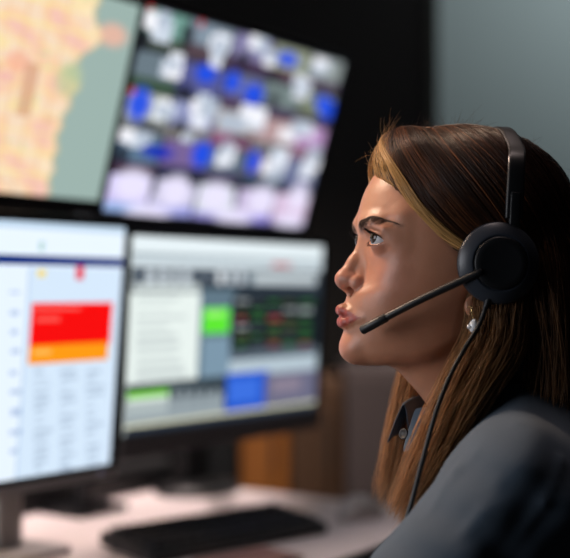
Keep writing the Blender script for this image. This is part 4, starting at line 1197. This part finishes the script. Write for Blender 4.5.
# headband
bp = []
by, bt = at_v(513, 219, 88.0), at_v(506, 135, 30.0)
half = [(by[0], 91, by[2] - 16), (by[0], 91, by[2]), (by[0] - 1, 92, by[2] + 26), (by[0] - 4, 87, by[2] + 52), (bt[0] + 3, 66, bt[2] - 15), (bt[0], 34, bt[2] + 3), (bt[0] - 2, 0, bt[2] + 9)]
half = [np.array(h, float) for h in half]
full = half + [h * np.array([1, -1, 1]) for h in half[-2::-1]]
cl = catmull(full, 97)
def strip(cl, w0, th, name, mat, parent, wfun=None, lift=0.0, bev=0.0008):
    bm = bmesh.new(); rings = []
    T = np.gradient(cl, axis=0); T /= np.linalg.norm(T, axis=1)[:, None]
    for i, p in enumerate(cl):
        wd = np.array([1.0, 0, 0]); wd = wd - (wd @ T[i]) * T[i]; wd /= np.linalg.norm(wd)
        nr = np.cross(wd, T[i]); nr /= np.linalg.norm(nr)
        if nr @ (p - np.array([p[0], 0, 40])) < 0: nr = -nr
        hw = (wfun(i / (len(cl) - 1)) if wfun else w0) / 2
        q = p + nr * lift
        prof = [(-hw, -th / 2), (-hw, th * .2), (-hw * .82, th / 2), (hw * .82, th / 2), (hw, th * .2), (hw, -th / 2)]
        rings.append([bm.verts.new(H(q + wd * a + nr * b)) for a, b in prof])
    for A, B in zip(rings, rings[1:]):
        for k in range(6): bm.faces.new((A[k], A[(k + 1) % 6], B[(k + 1) % 6], B[k]))
    bm.faces.new(rings[0]); bm.faces.new(rings[-1][::-1])
    bmesh.ops.recalc_face_normals(bm, faces=bm.faces)
    o = bm_obj(name, bm, mat, parent, smooth=True, bevel=bev)
    return o
band = strip(cl[8:-8], 17, 3.6, 'headband', M_HS, headset, wfun=lambda t: 16 - 3 * math.sin(math.pi * t) ** 2)
strip(cl[26:-26], 12, 6.0, 'headband_pad', M_PAD, band, lift=-4.0)
for sd in (1, -1):
    seg = cl[:16].copy(); seg[:, 1] *= sd
    strip(seg, 9.5, 4.2, 'yoke', M_HS, headset, lift=0.4)
# front edge trim of the band that catches the light
edge = cl[12:-12].copy(); T = np.gradient(edge, axis=0)
bm_obj('band_trim', tube_bm(H(edge + np.array([6.9, 0, 0.6])), 0.0007, 8), M_STEEL, band, smooth=True)
# microphone boom
b0, b1 = at_v(474, 275, 97.0), at_v(361.5, 330.5, 47.0)
mid = (b0 + b1) / 2 + np.array([2, 4, 1.0])
bpth = catmull([b0 + np.array([-6, -2, 3.0]), b0, mid, b1], 40)
boom = bm_obj('microphone_boom', tube_bm(H(bpth), [0.0033] * 40, 16), M_HS, headset, smooth=True)
dirn = (bpth[-1] - bpth[-8]); dirn /= np.linalg.norm(dirn)
tip = [b1 - dirn * 27, b1 - dirn * 26, b1 - dirn * 14, b1 - dirn * 1.2, b1]
bm_obj('microphone_tip', tube_bm(H(np.array(tip)), [0.0034, 0.0040, 0.0042, 0.0042, 0.0034], 20), M_HS, boom, smooth=True)
bm_obj('boom_hinge', lathe([(0, 6), (8, 6), (8.8, 7), (8.8, 10), (8, 11), (0, 11)], 36), M_HS, boom, smooth=True,
       mw=Matrix.Translation(H(b0 + np.array([-6, -12, 3.0])) - H(CUP)) @ Matrix.Translation(H(CUP)) @ cup_mw(1).to_3x3().normalized().to_4x4() @ Matrix.Scale(0.001, 4))
# cable
cpx = [(489, 298, 92), (486, 306, 93), (479, 325, 94), (464, 350, 97), (450, 376, 100), (438, 406, 104), (428, 440, 108), (420, 470, 112), (413, 497, 116), (404, 530, 116), (396, 570, 110)]
bm_obj('cable', tube_bm(H(catmull([at_v(*c) for c in cpx], 90)), 0.0021, 12), M_HS, headset, smooth=True)
bm_obj('strain_relief', tube_bm(H(catmull([at_v(490, 295, 91.5), at_v(488, 301, 92.5), at_v(485.5, 308, 93)], 10)), np.linspace(0.0036, 0.0025, 10), 14), M_HS, headset, smooth=True)

# ------------------------------------------------------------------ earring
M_PEARL = plain('pearl', (0.92, 0.92, 0.92), 0.12, spec=0.7, coat=0.6)
M_GOLD = plain('gold_hook', (0.75, 0.52, 0.22), 0.25, metal=1.0)
ep = at_v(474, 326.5, 86.0); eh = at_v(471, 309, 80.0)
earring = empty('earring', tuple(H(ep)))
tag(earring, 'small gold hook earring with a white pearl drop below the ear cup', 'earring')
bm_obj('hook', tube_bm(H(catmull([eh + (2, -3, 1), eh + (0, 1, 2), eh + (0, 2, -3), ep + (0, 0, 5)], 20)), 0.0005, 8), M_GOLD, earring, smooth=True)
bm = bmesh.new(); bmesh.ops.create_uvsphere(bm, u_segments=24, v_segments=16, radius=0.0046)
for v_ in bm.verts: v_.co.z *= 1.25
bm_obj('pearl', bm, M_PEARL, earring, smooth=True, mw=Matrix.Translation(H(ep)))
for a in range(4):
    bm = bmesh.new(); bmesh.ops.create_icosphere(bm, subdivisions=2, radius=0.0022)
    o = bm_obj('bead', bm, M_PEARL, earring, smooth=True, mw=Matrix.Translation(H(ep + np.array([4.4 * math.cos(a * 1.57), 1.0, 4.6 * math.sin(a * 1.57)]))))
